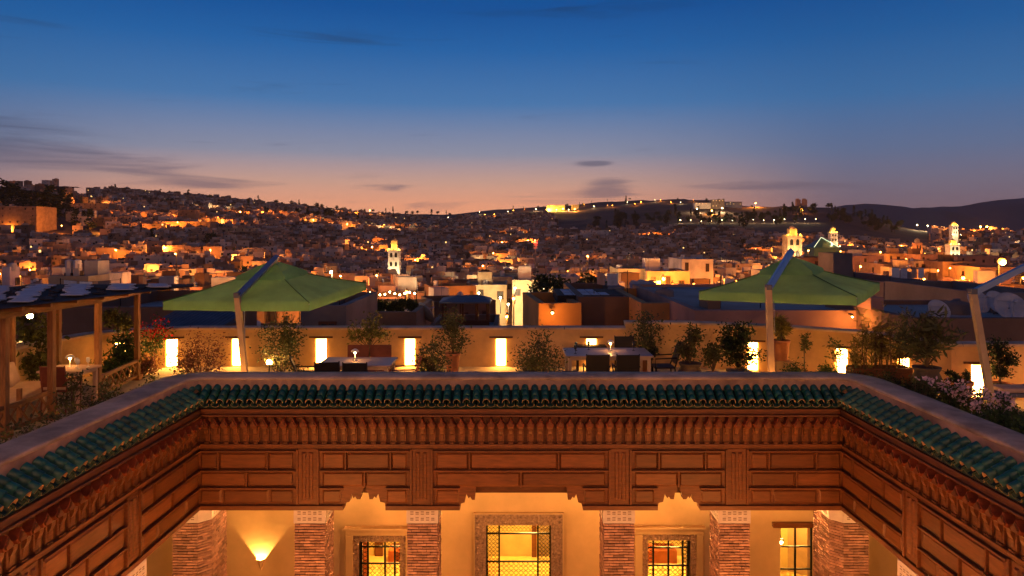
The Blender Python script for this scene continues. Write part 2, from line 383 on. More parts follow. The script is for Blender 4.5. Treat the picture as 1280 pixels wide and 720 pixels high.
# other two gallery walls
for X, s, lab in ((-8.2, -1, 'ochre plastered side gallery wall on the pergola side of the courtyard'), (8.5, 1, 'ochre plastered side gallery wall below the flowering shrub')):
    t = thing('gallery_wall', lab, 'wall', (X, 0, 0))
    MB().box(0 if s > 0 else -.35, .35 if s > 0 else 0, 2, 15.298, ZF, -1.18).build('plaster', 'gallery_plaster', t)
    a = MB(); y0 = 10.9; a.box(-.02*s-.01, -.02*s+.03*s, y0, y0+.9, -4.4, -2.35); fr = a.build('window_panel', 'room_plaster', t)
    a = MB()
    for yy in (y0-.05, y0+.9): a.box(-.07, .07, yy, yy+.06, -4.4, -2.3)
    a.box(-.07, .07, y0-.05, y0+.96, -2.35, -2.27); a.build('window_frame', 'wood_dark', fr)
# wall lamp that throws a fan of light up the plaster
def sconce(x, y, z, label, rz, power):
    t = thing('wall_sconce', label, 'wall lamp', (x, y, z), rz)
    a = MB(); n = 12; vs = []
    for r, zz in ((.012, -.24), (.05, -.15), (.085, 0)):
        vs += [(r*math.cos(PI+PI*k/n), r*math.sin(PI+PI*k/n)*1.0, zz) for k in range(n+1)]
    a.add(vs, [(i*(n+1)+k, i*(n+1)+k+1, (i+1)*(n+1)+k+1, (i+1)*(n+1)+k) for i in range(2) for k in range(n)]); a.build('bowl', 'gallery_plaster', t, True)
    MB().ball((0, -.03, -.15), .014, 0, 8, 5).build('bulb', 'bulb_warm', t, True)
    point('bulb_light', t, (0, -.03, -.105), power, (1, .5, .12), .008)
sconce(-5.33, YW, -3.50, 'plaster wall sconce throwing a fan of light beside the corner brick pier', 0, 320)
# assumed unseen lanterns lighting the walls from under the gallery ceilings
def assumed_gallery_lantern(x, y, power, k):
    t = thing('assumed_gallery_lantern', 'assumed unseen brass lantern hanging under the gallery ceiling behind the wooden frieze', 'lantern', (x, y, -1.42), 0, 'assumed lanterns under the gallery ceiling')
    MB().tube([(0, 0, .16), (0, 0, .23)], .012, 5).build('rod', 'iron', t)
    a = MB()
    for i in range(6):
        c, s_ = math.cos(i*PI/3)*.1, math.sin(i*PI/3)*.1; a.tube([(c, s_, -.16), (c, s_, .1)], .008, 4)
    a.lathe([(.11, .1), (.02, .17)], 6); a.lathe([(.11, -.18), (.11, -.16)], 6); a.build('cage', 'iron', t)
    MB().ball((0, 0, -.03), .045, 0, 8, 5).build('bulb', 'bulb_warm', t, True)
    point('lantern_light', t, (0, 0, -.11), power, WARM, .05)
for k, (x, y, p) in enumerate(((-4.75, 14.2, 60), (-3.55, 13.8, 130), (-1.55, 13.8, 165), (1.85, 13.8, 165), (3.9, 13.8, 130), (4.95, 14.2, 150), (-7.0, 11.6, 75), (7.3, 11.6, 85), (-6.9, 8.6, 50), (7.2, 8.6, 50))):
    assumed_gallery_lantern(x, y, p, k)
# assumed unseen courtyard floor lanterns whose light washes the frieze from below
for k, (x, y, p) in enumerate(((-3.0, 11.2, 82), (.2, 11.1, 78), (3.4, 11.2, 82), (-3.9, 9.6, 200), (-3.9, 7.0, 230), (4.2, 9.6, 200), (4.2, 7.0, 230))):
    t = thing('assumed_courtyard_lantern', 'assumed unseen tall iron lantern standing on the courtyard floor', 'lantern', (x, y, ZF), 0, 'assumed lanterns standing in the courtyard')
    a = MB(); a.lathe([(.16, 0), (.16, .04), (.03, .08), (.03, 1.1), (.12, 1.14)], 8)
    for i in range(4):
        c, s_ = math.cos(i*PI/2)*.12, math.sin(i*PI/2)*.12; a.tube([(c, s_, 1.14), (c, s_, 1.5)], .009, 4)
    a.build('stand', 'iron', t)
    MB().ball((0, 0, 1.3), .08, 0, 10, 6).build('bulb', 'bulb_warm', t, True)
    point('lantern_light', t, (0, 0, 1.55), p, (1, .36, .07), .08)

# ---- brick pillars
def brick_pillar(cx, cy, w, d, label, ch=0, chs=(1, -1), group=None):
    t = thing('brick_pillar', label, 'pillar', (cx, cy, ZF), 0, group)
    H = -1.46-ZF; hb = H-.28
    def outline(g):
        a, b = w/2-g, d/2-g
        P = [(-a, -b), (a, -b), (a, b), (-a, b)]
        if ch:
            i = 1 if chs[0] > 0 else 0; P = P[:i]+([(a-ch, -b), (a, -b+ch)] if i else [(-a, -b+ch), (-a+ch, -b)])+P[i+1:]
        return P
    def extr(mb, P, z0, z1, m=0):
        n = len(P); mb.add([(x, y, z0) for x, y in P]+[(x, y, z1) for x, y in P], [tuple(range(n-1, -1, -1)), tuple(range(n, 2*n))]+[(i, (i+1) % n, (i+1) % n+n, i+n) for i in range(n)], m)
    core = MB(); extr(core, outline(.03), 0, hb+.01); core.build('core', 'mortar', t)
    bk = MB(); rr = random.Random(int(cx*100)); ph = .050; P = outline(0); n = len(P)
    for j in range(int(hb/ph)):
        z = j*ph
        for i in range(n):
            a, b = Vector(P[i]), Vector(P[(i+1) % n]); Lg = (b-a).length; u = (b-a)/Lg; nn = Vector((u.y, -u.x))
            s = 0 if (j+i) % 2 else -.09
            while s < Lg-.02:
                e = min(Lg, s+.18+rr.uniform(-.02, .02)); s0 = max(0, s)
                if e-s0 > .02:
                    o = rr.uniform(-.004, .009); p0 = a+u*(s0+.004); p1 = a+u*(e-.004); q0 = p0-nn*.05; q1 = p1-nn*.05; p0 = p0+nn*o; p1 = p1+nn*o
                    dz = rr.uniform(-.002, .002)
                    bk.add([(p0.x, p0.y, z+.005+dz), (p1.x, p1.y, z+.005-dz), (p1.x, p1.y, z+ph-.011-dz), (p0.x, p0.y, z+ph-.011+dz),
                            (q0.x, q0.y, z+.005), (q1.x, q1.y, z+.005), (q1.x, q1.y, z+ph-.011), (q0.x, q0.y, z+ph-.011)],
                           [(0, 1, 2, 3), (3, 2, 6, 7), (1, 0, 4, 5), (0, 3, 7, 4), (2, 1, 5, 6)])
                s = e
    bk.build('brickwork', 'brick', t, kind='stuff')
    cap = MB(); extr(cap, outline(-.012), hb, H); co = cap.build('capital', 'capital_plaster', t)
    cv = MB()      # pattern of thin dark strips laid on the capital faces
    Q = outline(-.012)
    for i in range(len(Q)):
        a, b = Vector(Q[i]), Vector(Q[(i+1) % len(Q)]); Lg = (b-a).length
        if Lg < .3: continue
        u = (b-a)/Lg; nn = Vector((u.y, -u.x)); m = int((Lg-.1)/.085)
        for k in range(m):
            for r_ in (0, 1):
                s = .05+(k+.5)*(Lg-.1)/m; c = a+u*s; zz = hb+.08+r_*.105; hw, hh = .029, .020
                pts = [c-u*hw, c+u*hw]
                for dz in ((-hh, hh) if (k+r_) % 2 else (-hh*.9, hh*.6)):
                    cv.add([(pts[0].x+nn.x*.002, pts[0].y+nn.y*.002, zz+dz-.008), (pts[1].x+nn.x*.002, pts[1].y+nn.y*.002, zz+dz-.008), (pts[1].x+nn.x*.002, pts[1].y+nn.y*.002, zz+dz+.008), (pts[0].x+nn.x*.002, pts[0].y+nn.y*.002, zz+dz+.008)], [(0, 1, 2, 3)])
    cv.build('strip_pattern', 'strip_dark', co, kind='stuff')
for x, lab in ((-3.59, 'square brick pillar with white capital between the wall sconce bay and the curtained window'), (-1.59, 'square brick pillar with white capital between the curtained window and the wide carved window'),
               (1.90, 'square brick pillar with white capital between the wide carved window and the window with a hanging bulb'), (3.95, 'square brick pillar with white capital beside the bay of the black framed window with wooden lintel')):
    brick_pillar(x, 13.09, .54, .62, lab)
brick_pillar(-5.725, 13.23, .63, .86, 'chamfered brick corner pier next to the wall sconce', .18, (1, -1))
brick_pillar(6.03, 13.23, .63, .86, 'chamfered brick corner pier next to the black framed window', .18, (-1, -1))
for y in (10.45, 8.2):
    brick_pillar(-5.78, y, .6, .62, 'brick pillar with white capital in the side gallery below the pergola', group='pillars of the side gallery below the pergola')
    brick_pillar(6.08, y, .6, .62, 'brick pillar with white capital in the side gallery below the flowering shrub', group='pillars of the side gallery below the flowers')

# ---- carved cedar frieze on three sides; local frame: x along the wing, -y towards the courtyard
ZB = -1.45
PITCH = .172
def bracket_mesh():
    a = MB()
    def side(w, prof, m):  # prof in (-y, z)
        n = len(prof); vs = [(-w/2, -o, z) for o, z in prof]+[(w/2, -o, z) for o, z in prof]
        a.add(vs, [tuple(range(n-1, -1, -1)), tuple(range(n, 2*n))]+[(i, (i+1) % n, (i+1) % n+n, i+n) for i in range(n)], m)
    a.prism([(-.052, .03), (.052, .03), (.066, .075), (.034, .115), (0, .185), (-.034, .115), (-.066, .075)], -.155, .02, 1)
    a.prism([(-.035, .045), (.035, .045), (.045, .075), (.02, .10), (0, .145), (-.02, .10), (-.045, .075)], -.178, -.154, 0)
    side(.095, [(-.02, .045), (-.02, -.0), (.095, -.01), (.115, .02), (.10, .048)], 0)
    side(.06, [(-.02, .0), (-.02, -.12), (.055, -.12), (.085, -.06), (.09, -.012)], 2)
    side(.045, [(-.02, -.12), (-.02, -.27), (.03, -.27), (.045, -.13)], 0)
    side(.085, [(-.02, -.255), (-.02, -.285), (.05, -.285), (.05, -.26)], 0)
    return a.mesh('bracket', ['wood', 'wood_red', 'wood_panel'])
def arch_mesh():       # small pointed arch board between two brackets
    a = MB(); w = .062; top = .175
    outer = [(-w, -.25), (-w, top), (w, top), (w, -.25)]
    h = [(.030, -.25), (.030, .05), (.036, .08), (.02, .115), (0, .15), (-.02, .115), (-.036, .08), (-.030, .05), (-.030, -.25)]
    poly = outer+h
    a.prism(poly, -.035, -.005); return a.mesh('arch', ['wood'])
BR, AR = bracket_mesh(), arch_mesh()
def notch(c): return [(c-.37, ZB), (c-.35, ZB+.11), (c-.27, ZB+.13), (c-.235, ZB+.275), (c-.20, ZB+.19), (c-.17, ZB+.225), (c-.14, ZB+.175), (c-.08, ZB+.175), (c-.06, ZB+.30), (c-.03, ZB+.31), (c-.02, ZB+.42),
                     (c+.02, ZB+.42), (c+.03, ZB+.31), (c+.06, ZB+.30), (c+.08, ZB+.175), (c+.14, ZB+.175), (c+.17, ZB+.225), (c+.20, ZB+.19), (c+.235, ZB+.275), (c+.27, ZB+.13), (c+.35, ZB+.11), (c+.37, ZB)]
def wide(c): return [(c-1.08, ZB), (c-1.06, ZB+.1), (c-1.0, ZB+.12), (c-.965, ZB+.265), (c-.93, ZB+.19), (c-.90, ZB+.22), (c-.87, ZB+.165), (c-.82, ZB+.165), (c-.80, ZB+.395),
                    (c+.80, ZB+.395), (c+.82, ZB+.165), (c+.87, ZB+.165), (c+.90, ZB+.22), (c+.93, ZB+.19), (c+.965, ZB+.265), (c+1.0, ZB+.12), (c+1.06, ZB+.1), (c+1.08, ZB)]
def frieze(label, loc, rz, s0, s1, pil, cuts, seed, kx=1.):
    t = thing('wooden_frieze', label, 'frieze', loc, rz); rr = random.Random(seed); pil = sorted(pil)
    poly = [(s0, .40), (s0, ZB)]
    for c in cuts: poly += c
    poly += [(s1, ZB), (s1, .40)]
    MB().prism(poly, 0, .17).build('board', 'wood', t)
    def strip(nm, z0, z1, o, m='wood'):
        MB().box(s0, s1, -o, .01, z0, z1).build(nm, m, t, bevel=.006)
    MB().box(s0, s1, -.004, .002, -.285, .198).build('bracket_shade_strip', 'wood_dark', t)  # dark strip behind the brackets, painting in the shade of a deeper recess
    strip('eave_board', .33, .405, .02, 'wood_dark'); strip('cornice', .235, .328, .075); strip('moulding', .20, .233, .115, 'wood_panel')
    strip('moulding', -.325, -.29, .06, 'wood_panel'); strip('moulding', -.372, -.33, .035)
    blocked = [(c[0][0], c[-1][0]) for c in cuts]
    def free(a, b):          # pieces of [a, b] clear of the cut-outs
        segs = [(a, b)]
        for p, q in blocked: segs = [r for x, y in segs for r in ((x, min(y, p)), (max(x, q), y)) if r[1]-r[0] > .06]
        return segs
    for a, b in free(s0, s1):
        MB().box(a, b, -.05, .005, ZB-.004, ZB+.075).build('bottom_rail', 'wood_panel', t, bevel=.006)
    pt = PITCH*kx; n = int((s1-s0)/pt); off = (s1-s0-n*pt)/2
    for i in range(n):
        x = s0+off+(i+.5)*pt
        inst('bracket', BR, t, (x, 0, 0), rot=(0, 0, rr.uniform(-.03, .03)), scale=(kx, 1, 1)); inst('arch', AR, t, (x+pt/2, 0, 0), scale=(kx, 1, 1))
    for p in pil:
        a = MB(); a.box(p-.20, p-.165, -.05, .005, -1.36, -.385); a.box(p+.165, p+.20, -.05, .005, -1.36, -.385); a.box(p-.163, p+.163, -.022, .005, -1.36, -.385)
        a.frust(p-.10, p-.02, -1.27, -.44, -.022, -.045, .018); a.frust(p+.02, p+.10, -1.27, -.44, -.022, -.045, .018)
        a.build('pilaster', 'wood', t, bevel=.004)
    rows = [(-.74, -.455), (-1.045, -.795), (-1.335, -1.10)]
    edges = [s0]+[v for p in pil for v in (p-.21, p+.21)]+[s1]
    for bi in range(0, len(edges), 2):
        a, b = edges[bi], edges[bi+1]
        if b-a < .3: continue
        for ri, (z0, z1) in enumerate(rows):
            w = b-a
            cut = [.0, .2, .72, 1] if ri == 0 else ([0, .5, 1] if ri == 1 else [0, .24, .74, 1])
            if bi % 4 and ri == 0: cut = [0, .28, .8, 1]
            for k in range(len(cut)-1):
                p0, p1 = a+.03+(w-.06)*cut[k], a+.03+(w-.06)*cut[k+1]
                segs = free(p0, p1) if ri == 2 else [(p0, p1)]
                if ri == 2: pass
                for x0, x1 in segs:
                    if x1-x0 < .12: continue
                    MB().frust(x0+.018, x1-.018, z0, z1, 0, -.026, .03).build('panel', 'wood_panel', t)
                if k and ri < 2:
                    MB().box(p0-.012, p0+.012, -.045, .003, z0-.01, z1+.01).build('muntin', 'wood', t)
        for z in (-.765, -1.073):
            for x0, x1 in (free(a, b) if z < -1.0 else [(a, b)]):
                MB().box(x0, x1, -.062, .004, z-.016, z+.016).build('rail', 'wood', t, bevel=.005)
        MB().box(a, b, -.06, .004, -.437, -.405).build('rail', 'wood', t, bevel=.005)
    return t
YF = YB+.07
frieze('carved cedar frieze facing the camera, with jagged stalactite cut-outs above the windows', (0, YF, 0), 0, XL-.07, XR+.07, [-3.59, -1.59, 1.90, 3.95], [notch(-2.59), wide(XC), notch(2.93)], 1)
frieze('carved cedar frieze of the wing under the pergola', (XL-.07, 0, 0), PI/2, 2, YF, [10.45, 8.2, 5.95, 3.7], [], 2, 1.27)
frieze('carved cedar frieze of the wing under the flowering shrub', (XR+.07, 0, 0), -PI/2, -YF, -2, [-3.7, -5.95, -8.2, -10.45], [], 3, 1.27)

# ---- green glazed tile roofs
def tile_mesh(rim):
    a = MB(); n = 8; vs = []; Lt = .135
    for (y, r, z) in ((0, .069, .009), (Lt, .065, 0)):
        for rr_ in (r, r-.009):
            vs += [(rr_*math.cos(PI*k/n), y, z+rr_*math.sin(PI*k/n)*1.3) for k in range(n+1)]
    k1 = n+1
    fs = []; ms = []
    for k in range(n):
        fs.append((k+1, k, 2*k1+k, 2*k1+k+1)); ms.append(0)            # outer skin
        fs.append((k, k+1, k1+k+1, k1+k)); ms.append(rim)                  # unglazed rim
        fs.append((k1+k, k1+k+1, 3*k1+k+1, 3*k1+k)); ms.append(rim)
    a.v = vs; a.f = fs; a.m = ms
    return a.mesh('tile', ['tile_green', 'tile_edge'], True)
def pan_mesh():
    a = MB(); n = 6; vs = []
    for y in (-.012, .36):
        for r in (.075, .066): vs += [(r*math.cos(PI+PI*k/n), y, .075+r*math.sin(PI+PI*k/n)) for k in range(n+1)]
    k1 = n+1
    for k in range(n):
        a.f += [(k, k+1, k1+k+1, k1+k), (k1+k, k1+k+1, 3*k1+k+1, 3*k1+k), (k+1, k, 2*k1+k, 2*k1+k+1)]; a.m += [1, 0, 0]
    a.v = vs; return a.mesh('pan_tile', ['tile_pan', 'tile_edge'], True)
TMS, PM = (tile_mesh(1), tile_mesh(0)), pan_mesh()
slope = math.atan2(.19, .31)
def tile_roof(label, loc, rz, s0, s1, m0, m1, kx=1.):
    t = thing('tile_roof', label, 'roof', loc, rz); rr = random.Random(5)
    n = round((s1-s0)/(PITCH*kx)); p = (s1-s0)/n
    b = MB(); b.add([(s0-.34*m0, .33, .595), (s1+.34*m1, .33, .595), (s1, .0, .385), (s0, .0, .385), (s0-.35*m0, .35, .30), (s1+.35*m1, .35, .30), (s1, .05, .30), (s0, .05, .30)],
                    [(0, 3, 2, 1), (4, 5, 6, 7), (2, 3, 7, 6), (0, 1, 5, 4), (0, 4, 7, 3), (1, 2, 6, 5)]); b.build('roof_bed', 'tile_pan', t)
    k0 = -2 if m0 else 0; k1 = n+2 if m1 else n
    for i in range(k0, k1+1):
        x = s0+i*p
        for j in range(3):
            y = j*.108
            if m0 and x < s0-y-.03 or m1 and x > s1+y+.03: continue
            o = inst('tile', TMS[min(j, 1)], t, (x+rr.uniform(-.005, .005), y+rr.uniform(-.006, .006), .425+y*math.tan(slope)+rr.uniform(-.003, .003)), rot=(slope+rr.uniform(-.02, .02), rr.uniform(-.03, .03), rr.uniform(-.025, .025)), scale=((.76 if kx > 1 else .96)*kx, 1, 1.08))
        if i < k1 and s0 <= x+p/2 <= s1: inst('pan_tile', PM, t, (x+p/2, .012, .362), rot=(slope, 0, 0), scale=(kx, 1, 1))
    return t
tile_roof('sloping row of green glazed barrel tiles facing the camera under the terrace parapet', (0, YB, 0), 0, XL, XR, 1, 1)
tile_roof('green glazed barrel tile eave along the pergola wing', (XL, 0, 0), PI/2, 2, YB, 0, 1, 1.27)
tile_roof('green glazed barrel tile eave along the wing with the flowering shrub', (XR, 0, 0), -PI/2, -YB, -2, 1, 0, 1.27)

# ---- inner parapet: one thick wall bent round the courtyard
def arc(cx, cy, r, a0, a1, n=6): return [(cx+r*math.cos(a0+(a1-a0)*k/n), cy+r*math.sin(a0+(a1-a0)*k/n)) for k in range(n+1)]
PO = .57
def rounded(r): return [(XL-PO, 2)]+arc(XL-PO+r, YB+PO-r, r, PI, PI/2)+arc(XR+PO-r, YB+PO-r, r, PI/2, 0)+[(XR+PO, 2)]
def densify(P, st=.7):
    out = []
    for a, b in zip(P, P[1:]):
        k = max(1, int(math.dist(a, b)/st)); out += [(a[0]+(b[0]-a[0])*i/k, a[1]+(b[1]-a[1])*i/k) for i in range(k)]
    return out+[P[-1]]
t = thing('parapet_wall', 'low salmon plastered parapet with grey top running round the courtyard above the green tiles', 'wall')
rr = random.Random(3)
pp = densify([(x+rr.uniform(-.006, .006), y+rr.uniform(-.006, .006)) for x, y in densify(rounded(.55))], .35)
pp = [(x+rr.uniform(-.008, .008), y+rr.uniform(-.008, .008)) for x, y in pp]
a = MB(); sweep(a, pp, [(-.25, -.2), (-.25, .79), (.25, .79), (.25, -.2)]); a.build('plaster', 'parapet_plaster', t)
a = MB(); sweep(a, pp, [(-.262, .775), (-.258, .81), (-.225, .83), (0, .845), (.225, .83), (.258, .81), (.262, .775)]); a.build('coping', 'coping', t, True)

# ================================================================ THE ROOF TERRACE
def terrace_wall(label, path, h, niches):
    """outer parapet built segment by segment; niches = (segment, distance along it)"""
    t = thing('terrace_wall', label, 'wall'); a = MB(); spots = []
    for i in range(len(path)-1):
        p, q = Vector(path[i]), Vector(path[i+1]); Lg = (q-p).length; u = (q-p)/Lg
        M = Matrix(((u.x, -u.y, 0, p.x), (u.y, u.x, 0, p.y), (0, 0, 1, 0), (0, 0, 0, 1)))
        cur = -.0
        for s in sorted(s for k, s in niches if k == i):
            w = .135
            a.box(cur, s-w, 0, .34, -7, h, 0, M); a.box(s-w, s+w, 0, .34, -7, .03, 0, M); a.box(s-w, s+w, 0, .34, .73, h, 0, M); a.box(s-w, s+w, .2, .34, .03, .73, 0, M)
            cur = s+w; spots.append((M @ Vector((s, 0, 0)), math.atan2(u.y, u.x)))
        a.box(cur, Lg, 0, .34, -7, h, 0, M)
    a.build('plaster', 'terrace_plaster', t)
    c = MB(); rr = random.Random(8); pp = densify(path, .5); pp = [(x+rr.uniform(-.01, .01), y+rr.uniform(-.01, .01)) for x, y in pp]
    sweep(c, pp, [(-.05, h-.02), (-.05, h+.03), (.17, h+.055), (.39, h+.03), (.39, h-.02)]); c.build('coping', 'coping', t)
    return t, spots
lowpath = [(-10.45, 4), (-10.45, 15.8), (-10.05, 17.3), (-9.25, 18.15), (-8.2, 18.4), (2.9, 18.4)]
_, sp1 = terrace_wall('long ochre terrace wall with lit niches behind the dining tables', lowpath, .97,
                      [(2, .62), (3, .62)]+[(4, x+8.2) for x in (-7.02, -4.88, -2.61, -.28, 2.03)])
highpath = [(2.9, 18.42), (4.5, 18.35), (6.7, 17.5), (8.03, 16.6), (8.85, 15.0), (9.0, 14.75), (14, 14.75)]
_, sp2 = terrace_wall('higher ochre terrace wall bending towards the satellite dishes', highpath, 1.11, [(1, 1.55), (2, 1.2), (3, 1.05), (5, .55)])
NL = ['glowing niche lamp half hidden by the shrub at the pergola end of the wall', 'glowing niche lamp beside the red bougainvillea', 'glowing niche lamp beside the umbrella pole and the russet shrub', 'glowing niche lamp beside the small table with the bench',
      'glowing niche lamp beside the low round bush and terracotta pot', 'glowing niche lamp between the terracotta pot and the big bushy shrub', 'glowing niche lamp hidden behind the long dining table',
      'glowing niche lamp beside the square planter', 'glowing niche lamp behind the small wispy plant near the long planter box', 'glowing niche lamp beside the big urn with spiky leaves', 'glowing niche lamp behind the bare umbrella pole']
for (p, rz), lab in zip(sp1+sp2, NL):
    t = thing('niche_lamp', lab, 'wall lamp', (p.x, p.y, 0), rz, 'niche lamps along the terrace wall')
    MB().box(-.112, .112, -.022, .115, .035, .712).build('glass', 'niche_glow', t, bevel=.02)
    MB().box(-.30, .30, -.03, .10, .735, .775).build('wooden_lintel', 'wood_dark', t)
    a = MB(); a.box(-.134, .134, -.06, .098, .715, .729); a.build('frame', 'gallery_plaster', t)

# ---- plants
def leafcloud(mb, rr, clumps, n, size, spread, m=0, flat=.35, slim=.42):
    for _ in range(n):
        c, r = rr.choice(clumps)
        p = Vector(c)+Vector((rr.gauss(0, 1)*spread*r, rr.gauss(0, 1)*spread*r, rr.gauss(0, 1)*spread*r*.85))
        d = Vector((rr.gauss(0, 1), rr.gauss(0, 1), rr.gauss(.25, .8))).normalized(); s = d.cross(Vector((rr.gauss(0, 1), rr.gauss(0, 1), rr.gauss(0, 1)))).normalized()
        l = size*rr.uniform(.6, 1.35); w = l*slim*.5
        mb.add([p, p+d*l*.5+s*w, p+d*l, p+d*l*.5-s*w], [(0, 1, 2, 3)], m)
def plant(name, label, cat, px, Y, zc, rx, rz, n=500, size=.07, leaf='olive', nst=9, pot=None, base=0., group=None, flower=None, slim=.42, spread=.26, trunk=0., seed=None, ry=None, upright=0., lights=None):
    """zc/rx/rz: crown centre height and half sizes (m); pot = (kind, radius, height)"""
    rr = random.Random(seed if seed is not None else int(px*7+Y*13)); X = ax(px, Y)
    t = thing(name, label, cat, (X, Y, base), 0, group); g = 0
    if pot:
        kind, pr, phh = pot; g = phh
        a = MB()
        if kind == 'urn': a.lathe([(pr*.55, 0), (pr*.62, .02), (pr*.95, phh*.45), (pr, phh*.66), (pr*.78, phh*.86), (pr*.92, phh*.95), (pr*.95, phh), (pr*.82, phh), (pr*.75, phh-.06)], 18)
        elif kind == 'square': a.box(-pr, pr, -pr, pr, 0, phh-.06); a.box(-pr-.02, pr+.02, -pr-.02, pr+.02, phh-.06, phh)
        else: a.lathe([(pr*.68, 0), (pr*.7, .01), (pr*.9, phh*.86), (pr, phh*.87), (pr, phh), (pr*.88, phh), (pr*.86, phh-.05)], 18)
        a.build('pot', 'pot_terracotta' if kind == 'terracotta' else 'pot_dark', t, kind != 'square')
        MB().lathe([(pr*.8, phh-.05), (pr*.78, phh-.03)], 12).build('soil', 'soil', t)
    st = MB(); clumps = []; ry = ry or rx
    if trunk: st.tube([(0, 0, g-.05), (rr.uniform(-.03, .03), 0, g+trunk*.5), (0, 0, g+trunk)], [.03, .022, .016], 6)
    for _ in range(nst):
        a = rr.uniform(0, 2*PI); q = math.sqrt(rr.uniform(.02, 1)); zz = rr.uniform(-1, 1)
        k = math.sqrt(max(0, 1-zz*zz))*.9+.1
        c = Vector((math.cos(a)*q*rx*k, math.sin(a)*q*ry*k, zc+zz*rz*.85))
        if upright: c.x = math.cos(a)*q*rx*(upright*zz*.4+.7); c.y = math.sin(a)*q*ry*(upright*zz*.4+.7)
        b = Vector((0, 0, g+trunk*.9)) if not upright else Vector((c.x*.75, c.y*.75, g))
        m1 = b.lerp(c, .5)+Vector((rr.uniform(-.05, .05), rr.uniform(-.05, .05), rr.uniform(-.02, .06)))
        st.tube([b, m1, c], [.012, .008, .004], 4)
        r0 = min(rx, rz)
        if upright:
            for k in range(5): clumps.append((m1.lerp(c, k/4.), rz*.30))
        else: clumps += [(c, r0), (m1.lerp(c, .5), r0*.8)]
    st.build('stem', 'bark', t)
    fo = MB(); leafcloud(fo, rr, clumps, int(n*2.7), size*1.12, spread, 0, slim=slim); fo.build('foliage', LEAF[leaf], t, kind='stuff')
    if flower:
        fl = MB(); fm, fn, fs = flower
        top = [q for q in clumps if q[0].z > zc-rz*.4] or clumps
        leafcloud(fl, rr, [(Vector(c)+Vector((0, -.05, .03)), r) for c, r in top], fn, fs, spread, slim=.9); fl.build('blossom', fm, t, kind='stuff')
    return t
# pergola end
plant('climbing_plant', 'yellow-green climber growing beside the back posts of the pergola', 'plant', 36, 15.6, 1.05, .5, .75, 650, .10, 'yellow', 12, slim=.6)
plant('lemon_tree', 'small round-headed tree behind the pergola post', 'tree', 147, 17.3, 1.35, .32, .26, 420, .085, 'yellow', 9, ('terracotta', .2, .35), trunk=.75, slim=.55)
plant('shrub', 'dense green shrub behind the lattice rail of the pergola', 'shrub', 146, 16.9, .52, .55, .50, 900, .09, 'green', 14)
plant('bougainvillea', 'red flowering bougainvillea against the terrace wall', 'shrub', 188, 17.9, .95, .38, .42, 300, .07, 'green', 10, flower=('petal_red', 240, .06))
plant('shrub', 'brownish shrub below the red bougainvillea', 'shrub', 179, 17.2, .38, .34, .36, 500, .07, 'russet', 10)
plant('shrub', 'wispy russet shrub glowing between two niche lamps beside the green umbrella', 'shrub', 252, 15.6, .72, .56, .60, 800, .055, 'russet', 26, spread=.22)
plant('shrub', 'low dark trailing shrub on the parapet corner', 'shrub', 215, 14.2, .45, .55, .22, 450, .06, 'olive', 14)
plant('shrub', 'rounded shrub lit from within by a ground spotlight', 'shrub', 349, 16.6, .90, .46, .62, 900, .065, 'olive', 22, spread=.24)
plant('shrub', 'small dark shrub beside the tilted chair', 'shrub', 374, 14.9, .35, .22, .38, 420, .06, 'dark', 10)
plant('potted_tree', 'sparse potted tree behind the bench', 'tree', 461, 17.5, 1.05, .52, .36, 330, .075, 'yellow', 12, ('terracotta', .24, .42), trunk=.2)
plant('shrub', 'flat dark bush behind the bench', 'shrub', 460, 17.6, .50, .30, .10, 260, .06, 'dark', 8)
plant('shrub', 'low round olive bush on the terrace floor', 'shrub', 540, 15.0, .62, .33, .58, 900, .065, 'olive', 16)
plant('potted_tree', 'olive sapling in a terracotta pot against the terrace wall', 'tree', 565, 17.4, 1.0, .42, .55, 460, .075, 'olive', 14, ('terracotta', .19, .52), trunk=.1)
plant('shrub', 'big bushy grey-green shrub between the niche lamp and the long table', 'shrub', 675, 15.2, .70, .46, .66, 1500, .06, 'olive', 30)
plant('potted_tree', 'airy potted olive behind the long table', 'tree', 804, 17.6, 1.0, .48, .46, 420, .075, 'olive', 14, ('terracotta', .2, .42), trunk=.1)
plant('shrub', 'dense dark bush round the foot of the airy potted olive', 'shrub', 808, 17.5, .56, .32, .10, 420, .06, 'dark', 8)
plant('urn_plant', 'loose leafy plant in a tall dark urn', 'plant', 862, 15.6, 1.05, .28, .40, 420, .075, 'olive', 12, ('urn', .26, .60))
plant('urn_plant', 'leafy plant in a smaller dark urn next to the tall urn', 'plant', 891, 15.4, .78, .24, .30, 320, .07, 'olive', 9, ('urn', .21, .42))
plant('planter_bush', 'dense dark bush in a square planter', 'plant', 924, 15.6, 1.03, .42, .46, 1100, .07, 'dark', 18, ('square', .21, .44))
plant('potted_grass', 'tuft of ornamental grass in a terracotta pot on top of a pedestal', 'plant', 976, 16.4, .78, .17, .24, 420, .16, 'bamboo', 14, ('terracotta', .20, .46), base=.52, slim=.1, upright=.6)
t = MB(); t.box(-.18, .18, -.18, .18, 0, .5); t.box(-.21, .21, -.21, .21, .5, .52); tag(t.build('pedestal', 'terrace_plaster', None, loc=(ax(976, 16.4), 16.4, 0)), 'plastered pedestal under the pot of ornamental grass', 'pedestal')
plant('sapling', 'thin little sapling standing beside the pot of ornamental grass', 'tree', 1005, 16.9, .92, .12, .25, 80, .075, 'olive', 6, trunk=.5)
plant('shrub', 'dark green bush beside the umbrella pole', 'shrub', 1001, 15.4, .32, .34, .30, 800, .06, 'green', 14)
plant('shrub', 'low bush and wispy stems in front of a glowing niche lamp', 'shrub', 1036, 15.9, .28, .24, .24, 420, .06, 'green', 10)
